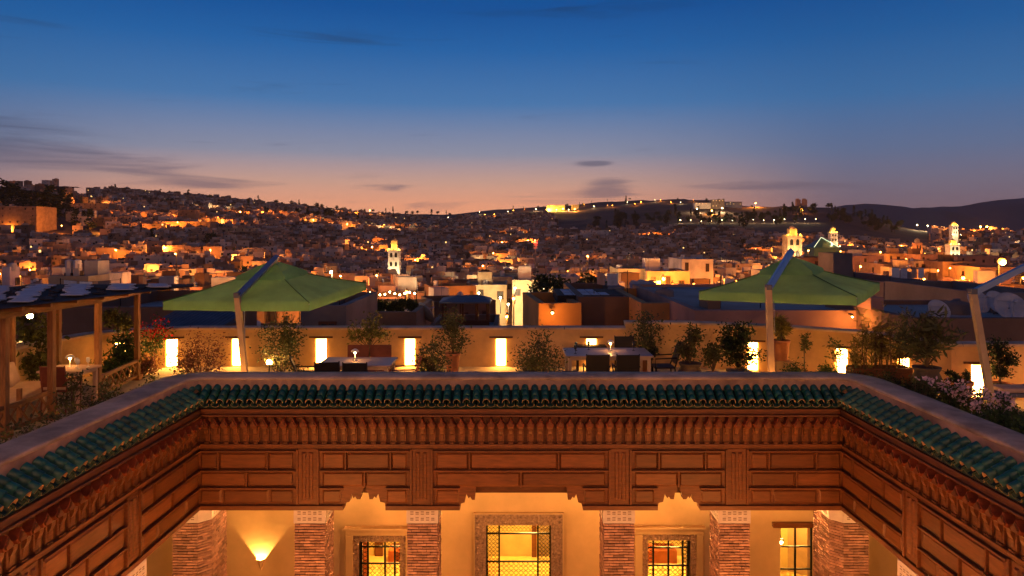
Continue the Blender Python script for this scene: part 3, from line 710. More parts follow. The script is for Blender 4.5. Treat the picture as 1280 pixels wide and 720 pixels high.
plant('sapling', 'wispy stems rising beside a glowing niche lamp', 'plant', 1046, 16.2, .80, .22, .22, 90, .07, 'olive', 7)
t = thing('planter_box', 'long dark wooden planter box under the tall bamboo', 'planter', (ax(1098, 15.4), 15.4, 0))
for k in range(4): MB().box(-.62, .62, -.20, -.17, .14+k*.105, .238+k*.105).build('plank', 'wood_dark', t, bevel=.004)
a = MB(); a.box(-.62, .62, .17, .2, .1, .56); a.box(-.62, -.59, -.165, .165, .1, .56); a.box(.59, .62, -.165, .165, .1, .56); a.box(-.588, .588, -.165, .165, .1, .50); a.build('trough', 'wood_dark', t)
for sx in (-.55, .55): MB().box(sx-.04, sx+.04, -.16, .16, 0, .1).build('foot', 'wood_dark', t)
for k, px in enumerate((1072, 1089, 1104, 1122)):
    plant('bamboo', 'clump of tall yellow-green bamboo in the long planter box', 'plant', px, 15.4, .66+.10*(k % 2), .24, .64+.08*(k % 3), 210, .11, 'bamboo', 9, slim=.22, upright=.9, base=.5, group='bamboo clumps in the long planter box')
plant('urn_plant', 'spiky drooping plant in a big dark urn', 'plant', 1158, 13.9, 1.28, .52, .42, 260, .20, 'olive', 16, ('urn', .27, .68), base=.15, slim=.2, spread=.2)
t = MB(); t.lathe([(.24, 0), (.24, .06), (.15, .10), (.15, .15)], 14); tag(t.build('urn_stand', 'pot_dark', None, loc=(ax(1158, 13.9), 13.9, 0)), 'dark turned foot under the big urn', 'stand')
for px, Y, rx in ((1075, 14.3, .5), (1112, 13.9, .5), (1146, 13.3, .42), (1172, 13.0, .4)):
    plant('hedge_bush', 'low dark hedge bush growing behind the parapet', 'shrub', px, Y, .38, rx, .30, 750, .055, 'dark', 18, group='hedge bushes along the parapet')
plant('potted_plant', 'low leafy plant in a wide wooden tub by the terrace wall corner', 'plant', 1198, 14.1, .62, .26, .08, 260, .06, 'dark', 8, ('terracotta', .26, .52))
plant('potted_conifer', 'dark conical ivy in a terracotta pot behind the umbrella pole', 'plant', 1250, 14.2, 1.0, .24, .42, 700, .06, 'dark', 14, ('terracotta', .24, .45), trunk=.1)
for k, (px, Y) in enumerate(((1186, 11.9), (1212, 11.5), (1236, 11.1))):
    plant('flowering_shrub', 'shrub with pale pink blossom spilling over the parapet', 'shrub', px, Y, .74, .30, .20, 420, .06, 'green', 12, flower=('petal_pink', 190, .06), group='pink flowering shrubs on the parapet')
plant('flowering_shrub', 'small sprig of pink blossom lying on the parapet top', 'shrub', 1146, 12.7, .80, .24, .05, 60, .05, 'green', 6, flower=('petal_pink', 60, .045))
for k, (px, Y) in enumerate(((1250, 10.6), (1272, 10.1), (1290, 9.5))):
    plant('shrub', 'green leafy shrub behind the parapet next to the pink blossom', 'shrub', px, Y, .66, .38, .24, 620, .06, 'green', 14, group='green shrubs next to the pink blossom')
for k, (px, Y) in enumerate(((20, 9.6), (58, 10.6), (92, 11.5), (140, 12.7), (168, 13.2))):
    plant('trailing_plant', 'sparse trailing plant behind the parapet below the pergola', 'plant', px, Y, .50, .50, .26, 200, .06, 'olive' if k % 2 else 'yellow', 14, group='trailing plants below the pergola')
plant('sapling', 'little bare-stemmed sapling in front of the pergola chair', 'tree', 90, 12.4, .72, .34, .26, 110, .07, 'olive', 10, trunk=.3)
# ground spotlight inside the shrub, and the one in the russet bush
def spotlight(px, Y, z, label, power_mat='bulb_bright', r=.06):
    t = thing('garden_spotlight', label, 'lamp', (ax(px, Y), Y, 0))
    MB().tube([(0, 0, 0), (0, 0, z-r)], .012, 5).build('spike', 'iron', t)
    a = MB(); a.lathe([(r*.7, -r*1.1), (r*1.15, -r*.6)], 10, (0, 0, z)); a.build('collar', 'iron', t)
    MB().ball((0, 0, z), r, 0, 10, 6).build('bulb', power_mat, t, True)
spotlight(336, 16.2, .50, 'dazzling garden lamp in the rounded shrub by the umbrella', 'bulb_bright', .06)
spotlight(266, 16.0, .28, 'garden lamp glowing inside the wispy russet shrub', 'bulb_warm', .05)

# ---- green cantilever umbrellas
def umbrella(label, base, knee, tip, corners, apex, canopy=True):
    t = thing('cantilever_umbrella', label, 'umbrella', base)
    B = Vector(base); rel = lambda p: Vector(p)-B
    k = rel(knee); tp = rel(tip)
    a = MB()
    w = .065
    def beam(mb, p, q, w, d):
        p, q = Vector(p), Vector(q); t_ = (q-p).normalized(); s = t_.cross(Vector((0, 1, 0))).normalized() if abs(t_.y) < .9 else t_.cross(Vector((0, 0, 1))).normalized(); u = s.cross(t_)
        vs = [p+s*i*w+u*j*d for i, j in ((-1, -1), (1, -1), (1, 1), (-1, 1))]+[q+s*i*w+u*j*d for i, j in ((-1, -1), (1, -1), (1, 1), (-1, 1))]
        mb.add(vs, [(3, 2, 1, 0), (4, 5, 6, 7), (0, 1, 5, 4), (1, 2, 6, 5), (2, 3, 7, 6), (3, 0, 4, 7)])
    beam(a, (0, 0, 0), k, .055, .05); a.build('pole', 'mast_paint', t, bevel=.006)
    a = MB(); beam(a, k+Vector((0, 0, -.03)), tp, .055, .045); a.build('arm', 'steel', t, bevel=.006)
    a = MB(); a.box(-.35, .35, -.30, .30, 0.005, .06); a.build('base_plate', 'slate_metal', t, bevel=.01)
    a = MB(); a.tube([k+Vector((.12, .05, -.25)), k+Vector((.14, .04, -.9))], .008, 5); a.build('crank', 'steel', t)
    a = MB(); a.box(-.05, .05, -.07, .07, -.05, .05); a.build('joint', 'slate_metal', t, loc=k)
    if not canopy:
        fold = MB(); c = tp+Vector((0, 0, -.1))
        fold.lathe([(.03, 0), (.10, -.15), (.13, -.5), (.10, -1.2), (.16, -1.7), (.14, -1.72), (.05, -1.7)], 10, c); fold.build('folded_canopy', 'canopy', t, True); return
    A = Vector(apex); cs = [Vector(c) for c in corners]
    can = MB(); n = 10; vent = .23
    for i in range(4):
        p, q = cs[i], cs[(i+1) % 4]
        grid = []
        for r_ in range(n+1):
            f = vent+(1-vent)*r_/n; row = []
            for c_ in range(n+1):
                g = c_/n; e = p.lerp(q, g); v = A.lerp(e, f)
                v = v+Vector((0, 0, -.012*math.sin(PI*g)*f*f-.035*math.sin(PI*f)+.005*math.sin(g*19+i*2+3*f)*f*math.sin(PI*g))); row.append(v-B)
            grid.append(row)
        e = [v+Vector((0, 0, -.16)) for j, v in enumerate(grid[-1])]; grid.append(e)
        vs = [v for r_ in grid for v in r_]; m = n+1
        can.add(vs, [(r_*m+c_, (r_+1)*m+c_, (r_+1)*m+c_+1, r_*m+c_+1) for r_ in range(n+1) for c_ in range(n)])
    co = can.build('canopy', 'canopy', t, True)
    v = MB()
    for i in range(4):
        p, q = cs[i], cs[(i+1) % 4]; m = 7; vs = []
        for f, dz in ((.0, .13), (.13, .115), (.24, .085), (.35, .04), (.365, -.04)):
            for c_ in range(m): e = A.lerp(p.lerp(q, c_/(m-1)), f); vs.append(e+Vector((0, 0, dz-.03*math.sin(PI*c_/(m-1))*f*3))-B)
        v.add(vs, [(r_*m+c_, (r_+1)*m+c_, (r_+1)*m+c_+1, r_*m+c_+1) for r_ in range(4) for c_ in range(m-1)])
    v.build('vent_cap', 'canopy', co, True)
    for c in cs:
        MB().tube([A.lerp(c, vent+(1-vent)*k_/6)-B+Vector((0, 0, .008-.03*math.sin(PI*(vent+(1-vent)*k_/6)))) for k_ in range(7)], .011, 4).build('seam', 'canopy_seam', co)
    hub = A-B+Vector((0, 0, -.12))
    for c in cs: MB().tube([hub, c-B+Vector((0, 0, -.03))], .012, 5).build('rib', 'steel', t)
    for i in range(4): MB().tube([hub, cs[i].lerp(cs[(i+1) % 4], .5)-B+Vector((0, 0, -.13))], .012, 5).build('rib', 'steel', t)
    MB().tube([A-B+Vector((0, 0, -.5)), tp+Vector((0, 0, .0))], .03, 8).build('hub', 'steel', t)
def diamond(cx, cy, p, q, z): return [(cx-p, cy+q, z[0]), (cx-q, cy-p, z[1]), (cx+p, cy-q, z[2]), (cx+q, cy+p, z[3])]
Yu = 14.25
umbrella('green cantilever umbrella beside the russet shrub and the small table', (ax(309.5, Yu), Yu, 0), (ax(296, Yu), Yu, az(369, Yu)), (ax(346, 15.7), 15.7, az(321, 15.7)),
         diamond(-5.25, 15.8, 1.78, -1.3, (2.02, 2.05, 2.22, 2.18)), (-5.25, 15.8, az(333, 15.8)))
Yu = 14.0
umbrella('green cantilever umbrella in front of the square-topped minaret', (ax(965, Yu), Yu, 0), (ax(960, Yu), Yu, az(359, Yu)), (ax(988.5, 15.4), 15.4, az(314, 15.4)),
         diamond(6.02, 15.5, 2.1, -.4, (2.17, 2.22, 2.30, 2.26)), (6.02, 15.5, az(328, 15.5)))
Yu = 12.9
umbrella('bare umbrella pole and arm with its green canopy folded, near the flowering shrub', (ax(1243, Yu), Yu, 0), (ax(1215, Yu), Yu, az(364, Yu)), (10.6, 13.6, az(364, Yu)+.85), None, None, False)

# ---- tables and chairs
def table(label, x, y, w, d, rz=0, h=.75, topm='table_wood'):
    t = thing('dining_table', label, 'table', (x, y, 0), rz)
    n = max(3, int(d/.14))
    for k in range(n): MB().box(-w/2, w/2, -d/2+k*d/n+.003, -d/2+(k+1)*d/n-.003, h-.035, h).build('plank', topm, t, bevel=.003)
    a = MB(); a.box(-w/2+.06, w/2-.06, -d/2+.05, d/2-.05, h-.10, h-.037); a.build('apron', topm, t)
    for sx in (-1, 1):
        for sy in (-1, 1): MB().box(sx*(w/2-.09)-.035, sx*(w/2-.09)+.035, sy*(d/2-.08)-.035, sy*(d/2-.08)+.035, 0, h-.10).build('leg', topm, t, bevel=.004)
    return t
def chair(label, x, y, rz, m='chair_dark', tilt=.18, cushion=False, w=.5, group=None):     # faces +y at rz = 0
    t = thing('dining_chair', label, 'chair', (x, y, 0), rz, group)
    a = MB(); a.box(-w/2, w/2, -.22, .24, .42, .455); a.build('seat', m, t, bevel=.012)
    b = MB(); b.box(-w/2+.02, w/2-.02, -.015, .015, .10, .50); o = b.build('backrest', m, t, loc=(0, -.20, .42), bevel=.012); o.rotation_euler = (tilt, 0, 0)
    for sx in (-1, 1):
        MB().tube([(sx*(w/2-.02), .20, 0), (sx*(w/2-.02), .21, .43), (sx*w/2, .22, .64), (sx*w/2, -.25, .66)], [.016, .016, .016, .016], 6).build('arm', m, t, True)
        MB().tube([(sx*(w/2-.02), -.26, 0), (sx*(w/2-.02), -.21, .44), (sx*(w/2-.02), -.21-.5*math.tan(tilt), .93)], [.017, .017, .013], 6).build('leg', m, t, True)
        MB().tube([(sx*(w/2-.03), .19, .0), (sx*(w/2-.03), .19, .42)], .016, 6).build('leg', m, t, True)
    if cushion: a = MB(); a.box(-w/2+.03, w/2-.03, -.19, .22, .456, .52); a.build('cushion', 'cushion', t, bevel=.025)
    return t
def table_lamp(label, x, y, z=.752):
    t = thing('table_lamp', label, 'lamp', (x, y, z))
    MB().lathe([(.05, 0), (.05, .012), (.012, .02), (.010, .22)], 10).build('stand', 'ceramic', t, True)
    MB().lathe([(.075, .185), (.085, .19), (.05, .235), (.015, .25)], 12).build('shade', 'ceramic', t, True)
    MB().ball((0, 0, .172), .022, 0, 8, 5).build('bulb', 'bulb_bright', t, True)
table('long weathered dining table set between the bushy shrub and the urns', 2.12, 16.15, 1.9, 1.15)
chair('dark chair with its back to the parapet beside the bushy shrub at the long table', 1.76, 15.05, 0)
chair('dark chair with its back to the parapet on the urn side of the long table', 2.38, 15.05, 0)
chair('dark chair at the far side of the long table against the wall', 2.72, 17.15, PI)
chair('dark chair seen from the side at the urn end of the long table', 3.38, 16.1, PI/2, tilt=.32)
t = thing('stool', 'low dark stool tucked under the end of the long table', 'stool', (1.27, 15.35, 0))
MB().box(-.19, .19, -.17, .17, .40, .44).build('seat', 'chair_dark', t, bevel=.01)
for sx in (-.15, .15):
    for sy in (-.13, .13): MB().tube([(sx*1.1, sy*1.1, 0), (sx, sy, .4)], .014, 6).build('leg', 'chair_dark', t)
table_lamp('small mushroom lamp glowing on the long dining table', 2.22, 16.25)
t = thing('barbecue', 'dark metal fire box in front of the niche lamp behind the long table', 'fire box', (ax(738, 17.9), 17.9, 0))
a = MB(); a.box(-.38, .38, -.18, .18, .36, .62); a.build('box', 'chair_dark', t, bevel=.01)
for sx in (-.33, .33): MB().box(sx-.02, sx+.02, -.15, .15, 0, .36).build('leg', 'chair_dark', t)
for k, (xx, yy) in enumerate(((1.45, 16.3), (1.75, 16.45), (2.75, 16.3), (1.4, 15.9))):
    t = thing('wine_glass', 'stemmed glass on the long dining table', 'glass', (xx, yy, .752), 0, 'glasses on the long table')
    MB().lathe([(.032, 0), (.03, .004), (.005, .01), (.005, .08), (.03, .11), (.036, .15), (.03, .19)], 10).build('bowl', 'glass_dark', t, True)
table('smaller weathered dining table beside the bench and the tilted chair', -3.2, 14.95, 1.5, 1.0)
chair('dark chair with its back to the parapet in the middle of the smaller table', -3.02, 14.12, 0)
chair('dark chair with its back to the parapet next to the tilted chair', -3.62, 14.2, .15)
chair('dark chair tilted back at the end of the smaller table', -4.1, 14.65, -PI/2+.3, tilt=.38)
chair('reddish chair seen edge-on at the end of the smaller table near the niche lamp', -2.2, 14.75, PI/2, 'chair_red', .3)
t = thing('garden_bench', 'reddish two-seat bench with boarded back behind the smaller table', 'bench', (-3.18, 15.85, 0))
MB().box(-.5, .5, -.22, .2, .41, .45).build('seat', 'chair_red', t, bevel=.01)
for k in range(2): MB().box(-.49+k*.5, -.01+k*.5, .2, .235, .46, .92).build('backrest', 'chair_red', t, bevel=.012)
for sx in (-.46, .46):
    for sy in (-.18, .2): MB().box(sx-.025, sx+.025, sy-.025, sy+.025, 0, .41).build('leg', 'chair_red', t)
table_lamp('small mushroom lamp glowing on the smaller dining table', -3.27, 15.0)
# pergola furniture
table('small table with a pale top under the pergola', -8.72, 14.2, .86, .72, 0, .75, 'cushion')
chair('wooden armchair with pale cushion at the pergola table', -8.58, 13.72, 0, 'chair_red', .15, True)
table_lamp('small mushroom lamp glowing on the pergola table', -8.78, 14.3)
for k, (xx, yy) in enumerate(((-8.5, 14.1), (-8.62, 14.25), (-8.42, 14.3))):
    t = thing('wine_glass', 'stemmed glass on the pergola table', 'glass', (xx, yy, .752), 0, 'glasses on the pergola table')
    MB().lathe([(.032, 0), (.03, .004), (.005, .01), (.005, .08), (.03, .11), (.036, .15), (.03, .19)], 10).build('bowl', 'ceramic', t, True)
t = thing('garden_sofa', 'wooden sofa with pale cushions under the pergola', 'sofa', (-9.35, 13.6, 0), -PI/2+.25)
MB().box(-.85, .85, -.3, .38, .28, .34).build('seat_frame', 'post_wood', t, bevel=.01)
for k in range(2): MB().box(-.83+.84*k, -.01+.84*k, -.28, .36, .342, .46).build('seat_cushion', 'cushion', t, bevel=.03)
for k in range(5): MB().box(-.85, .85, -.36, -.33, .40+k*.09, .465+k*.09).build('back_slat', 'post_wood', t)
for k in range(2):
    o = MB().box(-.22, .22, -.06, .06, 0, .42).build('back_cushion', 'cushion', t, bevel=.04, loc=(-.4+.8*k, -.2, .47)); o.rotation_euler = (.25, .12, 0)
for sx in (-.8, .8):
    for sy in (-.33, .33): MB().box(sx-.035, sx+.035, sy-.035, sy+.035, 0, .62).build('leg', 'post_wood', t)
t = thing('low_bench', 'long low dark bench by the wall behind the umbrella pole', 'bench', (9.9, 13.4, 0))
MB().box(-1.0, 1.4, -.25, .25, .40, .47).build('seat', 'slate_metal', t, bevel=.01)
for sx in (-.8, 1.2): MB().box(sx-.04, sx+.04, -.2, .2, 0, .40).build('leg', 'slate_metal', t)
MB().box(-.9, .2, -.2, .2, .471, .56).build('cushion', 'cushion', t, bevel=.03)

# ---- pergola
t = thing('pergola', 'wooden pergola roofed with striped reed mats over the corner table', 'pergola')
FR = [(-8.46, 12.0), (-8.44, 13.2), (-8.45, 14.7), (-8.72, 16.75)]; BK = [(-10.2, 12.6), (-10.15, 14.6), (-10.15, 16.1)]
for x, y in FR+BK:
    o = MB().box(-.054, .054, -.054, .054, 0, 2.0).build('post', 'post_wood', t, bevel=.01, loc=(x, y, 0))
    MB().box(-.095, .095, -.095, .095, 0, .12).build('post_base', 'post_wood', o, bevel=.01)
def bar(nm, p, q, w, h, m='beam_wood', parent=None):
    p, q = Vector(p), Vector(q); Lg = (q-p).length; a = MB(); a.box(-w/2, w/2, 0, Lg, -h/2, h/2); o = a.build(nm, m, parent or t, bevel=.006, loc=p)
    d = q-p; o.rotation_euler = (math.atan2(d.z, math.hypot(d.x, d.y)), 0, math.atan2(-d.x, d.y)); return o
bar('beam', (-8.46, 10.8, 2.06), (-8.45, 14.7, 2.06), .12, .14); bar('beam', (-8.45, 14.7, 2.06), (-8.78, 17.3, 2.06), .12, .14)
bar('beam', (-10.2, 10.8, 2.06), (-10.15, 17.0, 2.06), .12, .14)
for k in range(9):
    y = 11.0+k*.72; xo = -7.95+(.35*(y-13)/3 if y > 13 else 0)
    bar('rafter', (-10.9, y-.25, 2.18), (xo, y, 2.18), .07, .10)
def zp(px, py): Y = 1.1*F/(py-292); return (ax(px, Y), Y)
def mat_strip(nm, c4, m, dz):
    (a0, a1, b0, b1) = [Vector(zp(*c)) for c in c4]; n = 34; rr = random.Random(int(c4[0][0])+99); mb = MB(); mw = .0
    for k in range(n):
        f = (k+.5)/n; p = a0.lerp(b0, f); q = a1.lerp(b1, f); e = rr.uniform(-.10, .10) if k % 3 == 0 else mw; mw = e
        p = p+(q-p).normalized()*e; q = q+(q-p).normalized()*e; y = (p.y+q.y)/2; h = (b0.y-a0.y)/n*.44
        mb.box(p.x, q.x, y-h, y+h, 2.26+dz+rr.uniform(-.006, .006), 2.275+dz)
    mb.build(nm, m, t, kind='stuff')
S = [((-34, 378), (-6, 378), (-2, 356), (15, 356)), ((7, 376), (34, 376), (43, 354), (65, 354)), ((81, 367.5), (108, 367.5), (88, 354), (113, 354)), ((138, 361), (165, 361), (141, 353.5), (166, 353.5)), ((186, 357.5), (209, 357.5), (188, 353.5), (209, 353.5))]
for s in S: mat_strip('light_reed_mat', s, 'reed_light', .012)
Dk = [(S[i][1], S[i+1][0], S[i][3], S[i+1][2]) for i in range(4)]+[((209, 357.5), (236, 356.5), (209, 353.5), (238, 353.5)), ((-130, 384), (-35, 378), (-70, 357), (-2, 356))]
for s in Dk: mat_strip('dark_reed_mat', s, 'reed_dark', -.01)
MB().add([(-11.0, 10.6, 2.232), (-8.05, 10.6, 2.232), (-7.2, 15.6, 2.232), (-7.2, 16.6, 2.232), (-11.0, 16.6, 2.232)]+[(-11.0, 10.6, 2.222), (-8.05, 10.6, 2.222), (-7.2, 15.6, 2.222), (-7.2, 16.6, 2.222), (-11.0, 16.6, 2.222)], [(0, 1, 2, 3, 4), (9, 8, 7, 6, 5)]+[(i, i+5, (i+1) % 5+5, (i+1) % 5) for i in range(5)]).build('dark_roof_sheet', 'reed_dark', t)  # dark sheet added under all the mats so their gaps look dark
def lattice(p, q, h):
    r0 = bar('rail', (*p, h), (*q, h), .07, .07); bar('rail', (*p, .10), (*q, .10), .06, .06)
    P, Q = Vector((*p, 0)), Vector((*q, 0)); Lg = (Q-P).length; n = max(2, int(Lg/.28)); st = Lg/n; u = (Q-P)/Lg
    for k in range(n):
        a0 = P+u*(k*st); a1 = P+u*((k+1)*st)
        bar('lattice_bar', (a0.x, a0.y, .12), (a1.x, a1.y, h-.04), .03, .03); bar('lattice_bar', (a1.x, a1.y, .125), (a0.x, a0.y, h-.035), .026, .034)
lattice(FR[0], FR[1], .5); lattice(FR[2], FR[3], .45); lattice((-8.46, 9.6), FR[0], .5)
pendant(ax(37, 13.6), 13.6, az(395, 13.6), 'dazzling bulb hanging under the pergola roof', 2.16, 'bulb_bright', .05, False)

# unseen fill lamps added behind the inner parapet to brighten the outer wall
for k, X in enumerate((-6.0, -5.0, -1.3, -.4, .45, 4.2, 5.2, 6.1)):
    t = thing('parapet_fill_lamp', 'unseen fill lamp added on the terrace side of the inner parapet', 'lamp', (X, 13.60, 0), 0, 'added fill lamps behind the inner parapet')
    MB().box(-.05, .05, -.04, .0, .30, .52).build('bracket', 'iron', t); MB().ball((0, .05, .40), .05, 0, 8, 5).build('bulb', 'bulb_warm', t, True)
    MB().lathe([(.09, .47), (.02, .53)], 10, (0, .05, 0)).build('hood', 'iron', t)
    point('lamp_light', t, (0, .12, .36), 26, (1, .36, .06), .05)
for k, (X, Y) in enumerate(((-9.6, 10.8), (7.4, 11.2), (8.2, 13.6), (10.6, 13.9))):  # low bollards added for extra warm light on the side terraces
    t = thing('added_bollard_lamp', 'added low garden bollard lamp standing on the side terrace', 'lamp', (X, Y, 0), 0, 'added bollard lamps on the side terraces')
    MB().lathe([(.06, 0), (.05, .02), (.04, .34), (.07, .36), (.02, .40)], 10).build('post', 'iron', t); MB().ball((0, 0, .30), .055, 0, 8, 5).build('bulb', 'bulb_warm', t, True)
    point('lamp_light', t, (0, .1, .30), 13, (1, .36, .06), .05)
# unseen taller wing behind the viewer, with two fill lanterns added for warm front light
t = thing('upper_wing', 'ochre upper storey of the riad behind the viewer', 'building', (0, -9, 0))
MB().box(-11, 11, -.5, 0, -6, 9).build('wall', 'terrace_plaster', t)
for X in (-6, 6):
    t = thing('fill_lantern', 'unseen iron fill lantern added on the wall behind the viewer', 'lantern', (X, -8.6, 6.2), 0, 'added fill lanterns behind the viewer')
    MB().box(-.04, .04, -.4, .0, .3, .36).build('bracket', 'iron', t); MB().lathe([(.2, .22), (.04, .36)], 8).build('hood', 'iron', t); MB().ball((0, 0, 0), .14, 0, 8, 5).build('bulb', 'bulb_warm', t, True)
    point('lantern_light', t, (0, .3, -.05), 1900, (1, .46, .22), .2)

# ================================================================ THE OLD CITY AND THE HILLS
def lerp(P, x):
    if x <= P[0][0]: return P[0][1]
    for (a, b), (c, d) in zip(P, P[1:]):
        if x <= c: return b+(d-b)*(x-a)/(c-a)
    return P[-1][1]
ROOF = [(0, -3.5), (30, -4.4), (60, -6), (100, -8.6), (150, -12), (281, -18), (500, -20)]      # roof level below the eye
SKY = [(-900, 236), (-300, 228), (0, 233), (25, 233), (30, 232), (85, 232), (92, 240), (150, 241), (205, 245), (260, 249), (300, 252), (350, 256), (400, 259), (450, 264), (500, 267), (560, 268), (600, 263.5), (640, 260), (700, 257), (760, 251),
       (850, 248), (900, 250), (928, 256), (960, 257), (1000, 256), (1040, 259), (1080, 270), (1120, 281), (1150, 287), (1200, 291), (1300, 293), (2200, 290)]
RID = [(-900, 1000), (0, 1050), (120, 1150), (300, 1500), (560, 1900), (760, 1750), (900, 1600), (1000, 1350), (1100, 1250), (1300, 1000), (2200, 900)]
FOOT = [(-900, 300), (250, 320), (450, 420), (620, 500), (2200, 500)]      # where the far slope begins to climb
def wob(x, y): return math.sin(x*.031+1.3)*math.cos(y*.027)+.5*math.sin(x*.083+y*.061)
def ground(X, Y):
    px = 639.5+F*X/max(Y, 1); r = lerp(RID, px); zr = CZ+(292-lerp(SKY, px))*r/F
    y0 = lerp(FOOT, px); zb = CZ+lerp(ROOF, min(Y, y0))-8
    if Y <= y0: return zb
    if Y <= r:
        t = (Y-y0)/(r-y0); g = t**(1.25 if px > 600 else 1.08)
        return zb+(zr-zb)*g+wob(X*.4, Y*.4)*2.2*math.sin(PI*t)
    return zr-min(160, (Y-r)*.28)
def on_slope(px, py, y0=450):      # depth at which the far slope shows at this photo row
    Y = y0
    while Y < 2000:
        if ground(ax(px, Y), Y) >= az(py, Y): return Y
        Y += 6
    return lerp(RID, px)*.97
def ground_mesh():
    a = MB(); Ys = [19.5, 22, 26, 32, 40, 50, 64, 80, 100, 125, 155, 190, 235, 290, 360, 430, 500]+[500+i*50 for i in range(1, 36)]+[2400, 2700, 3200, 4000, 6000, 8300]
    us = [-1.8+i*.02 for i in range(181)]
    for Y in Ys:
        for u in us:
            z = ground(u*Y, Y) if Y < 2600 else -150
            a.v.append((u*Y, Y, z))
    n = len(us)
    a.f = [(j*n+i, j*n+i+1, (j+1)*n+i+1, (j+1)*n+i) for j in range(len(Ys)-1) for i in range(n-1)]; a.m = [0]*len(a.f)
    return a
mat('earth', (.06, .036, .026), .95, .5, .02, col2=(.125, .07, .048), bump=0)
mat('far_earth', (.05, .05, .05), .95, .3, .002)
ground_mesh().build('ground', 'earth', kind='structure', smooth=True)
MT = [(900, 300), (1000, 268), (1050, 257), (1085, 254), (1110, 256), (1140, 260), (1200, 257.5), (1240, 251), (1280, 247), (1360, 244), (1450, 249), (1600, 258), (1900, 268), (2300, 300)]
a = MB(); Ym = 6500; pxs = [900+i*12 for i in range(118)]; rr = random.Random(4)
for k, (f, dy) in enumerate(((0, -1500), (.35, -1050), (.6, -700), (.82, -350), (1, 0), (.7, 500), (0, 1500))):
    for i, px in enumerate(pxs):
        top = CZ+(292-lerp(MT, px))*Ym/F+rr.uniform(-3, 3); z0 = -140
        a.v.append(((px-639.5)*Ym/F+wob(px, k*50)*60*(k < 4), Ym+dy+wob(px*1.7, k*90)*130*(0 < k < 4), z0+(top-z0)*f+wob(px*2.3, k*70)*16*(0 < k < 4)))
n = len(pxs); a.f = [(j*n+i, j*n+i+1, (j+1)*n+i+1, (j+1)*n+i) for j in range(6) for i in range(n-1)]; a.m = [0]*len(a.f)
a.build('mountain_range', 'far_earth', kind='structure', smooth=True)

# ---- house materials: plaster colours warmed to imitate the warm light over the town
WALLC = {'ochre': (.36, .21, .12), 'brown': (.17, .095, .06), 'pink': (.38, .205, .15), 'whitewashed': (.58, .50, .45), 'grey': (.24, .19, .165), 'cream': (.50, .36, .22)}
WALLC['orange'] = (.50, .22, .065)  # orange wall colour, standing for strong lamplight on the orange-lit house
for k, c in WALLC.items(): mat('house_'+k, c, .93, .3, .35, rnd=.2, bump=.3, bscale=3)
mat('house_roof', (.30, .24, .20), .9, .35, .3, rnd=.35)
mat('house_window', (.018, .016, .016), .4, .2, 1)
mat('town_wall', (.37, .225, .15), .93, .3, .12, island=.6)
mat('town_wall_pale', (.50, .40, .34), .93, .25, .12, island=.4)
mat('town_roof', (.31, .24, .20), .92, .35, .12, island=.75)
TOWN = ['town_wall', 'town_wall_pale', 'town_roof', 'house_window', 'lit_window']
def house_body(w, d, h, par=.55, th=.3):
    wall = MB(); W, D = w/2, d/2
    o = [(-W, -D), (W, -D), (W, D), (-W, D)]; i_ = [(-W+th, -D+th), (W-th, -D+th), (W-th, D-th), (-W+th, D-th)]
    vs = [(x, y, -6) for x, y in o]+[(x, y, h) for x, y in o]+[(x, y, h) for x, y in i_]+[(x, y, h-par) for x, y in i_]
    fs = []
    for k in range(4):
        m = (k+1) % 4; fs += [(k, m, 4+m, 4+k), (4+k, 4+m, 8+m, 8+k), (8+k, 8+m, 12+m, 12+k)]
    wall.add(vs, fs); roof = MB(); roof.add([(x, y, h-par+.002) for x, y in i_], [(0, 1, 2, 3)]); return wall, roof
def window_mesh(w=.9, h=1.2, lit=False):
    a = MB(); a.box(-w/2-.1, -w/2, -.07, .05, -.1, h+.1); a.box(w/2, w/2+.1, -.07, .05, -.1, h+.1); a.box(-w/2, w/2, -.07, .05, h, h+.1); a.box(-w/2-.02, w/2+.02, -.11, .05, -.1, 0)
    a.box(-w/2, w/2, -.02, .04, 0, h, 1); a.box(-.03, .03, -.05, -.021, 0, h); return a.mesh('window', ['wood_dark', 'lit_window' if lit else 'house_window'])
WM = [window_mesh(), window_mesh(.7, .9), window_mesh(.55, 1.5), window_mesh(.9, 1.2, True)]
def dish_mesh(r=.45):
    a = MB(); prof = [(.001, -.3*r), (r*.5, -.22*r), (r*.85, -.08*r), (r, .02), (r*.97, .04), (r*.82, -.04*r), (.001, -.24*r)]
    a.lathe(prof, 12); a.tube([(0, 0, -.2*r), (0, r*.2, .5*r)], .02*r/.45, 4); a.tube([(0, 0, -.3*r), (0, -.3*r, -1.2*r)], .05*r, 5); return a.mesh('satellite_dish', 'dish', True)
DM = dish_mesh()
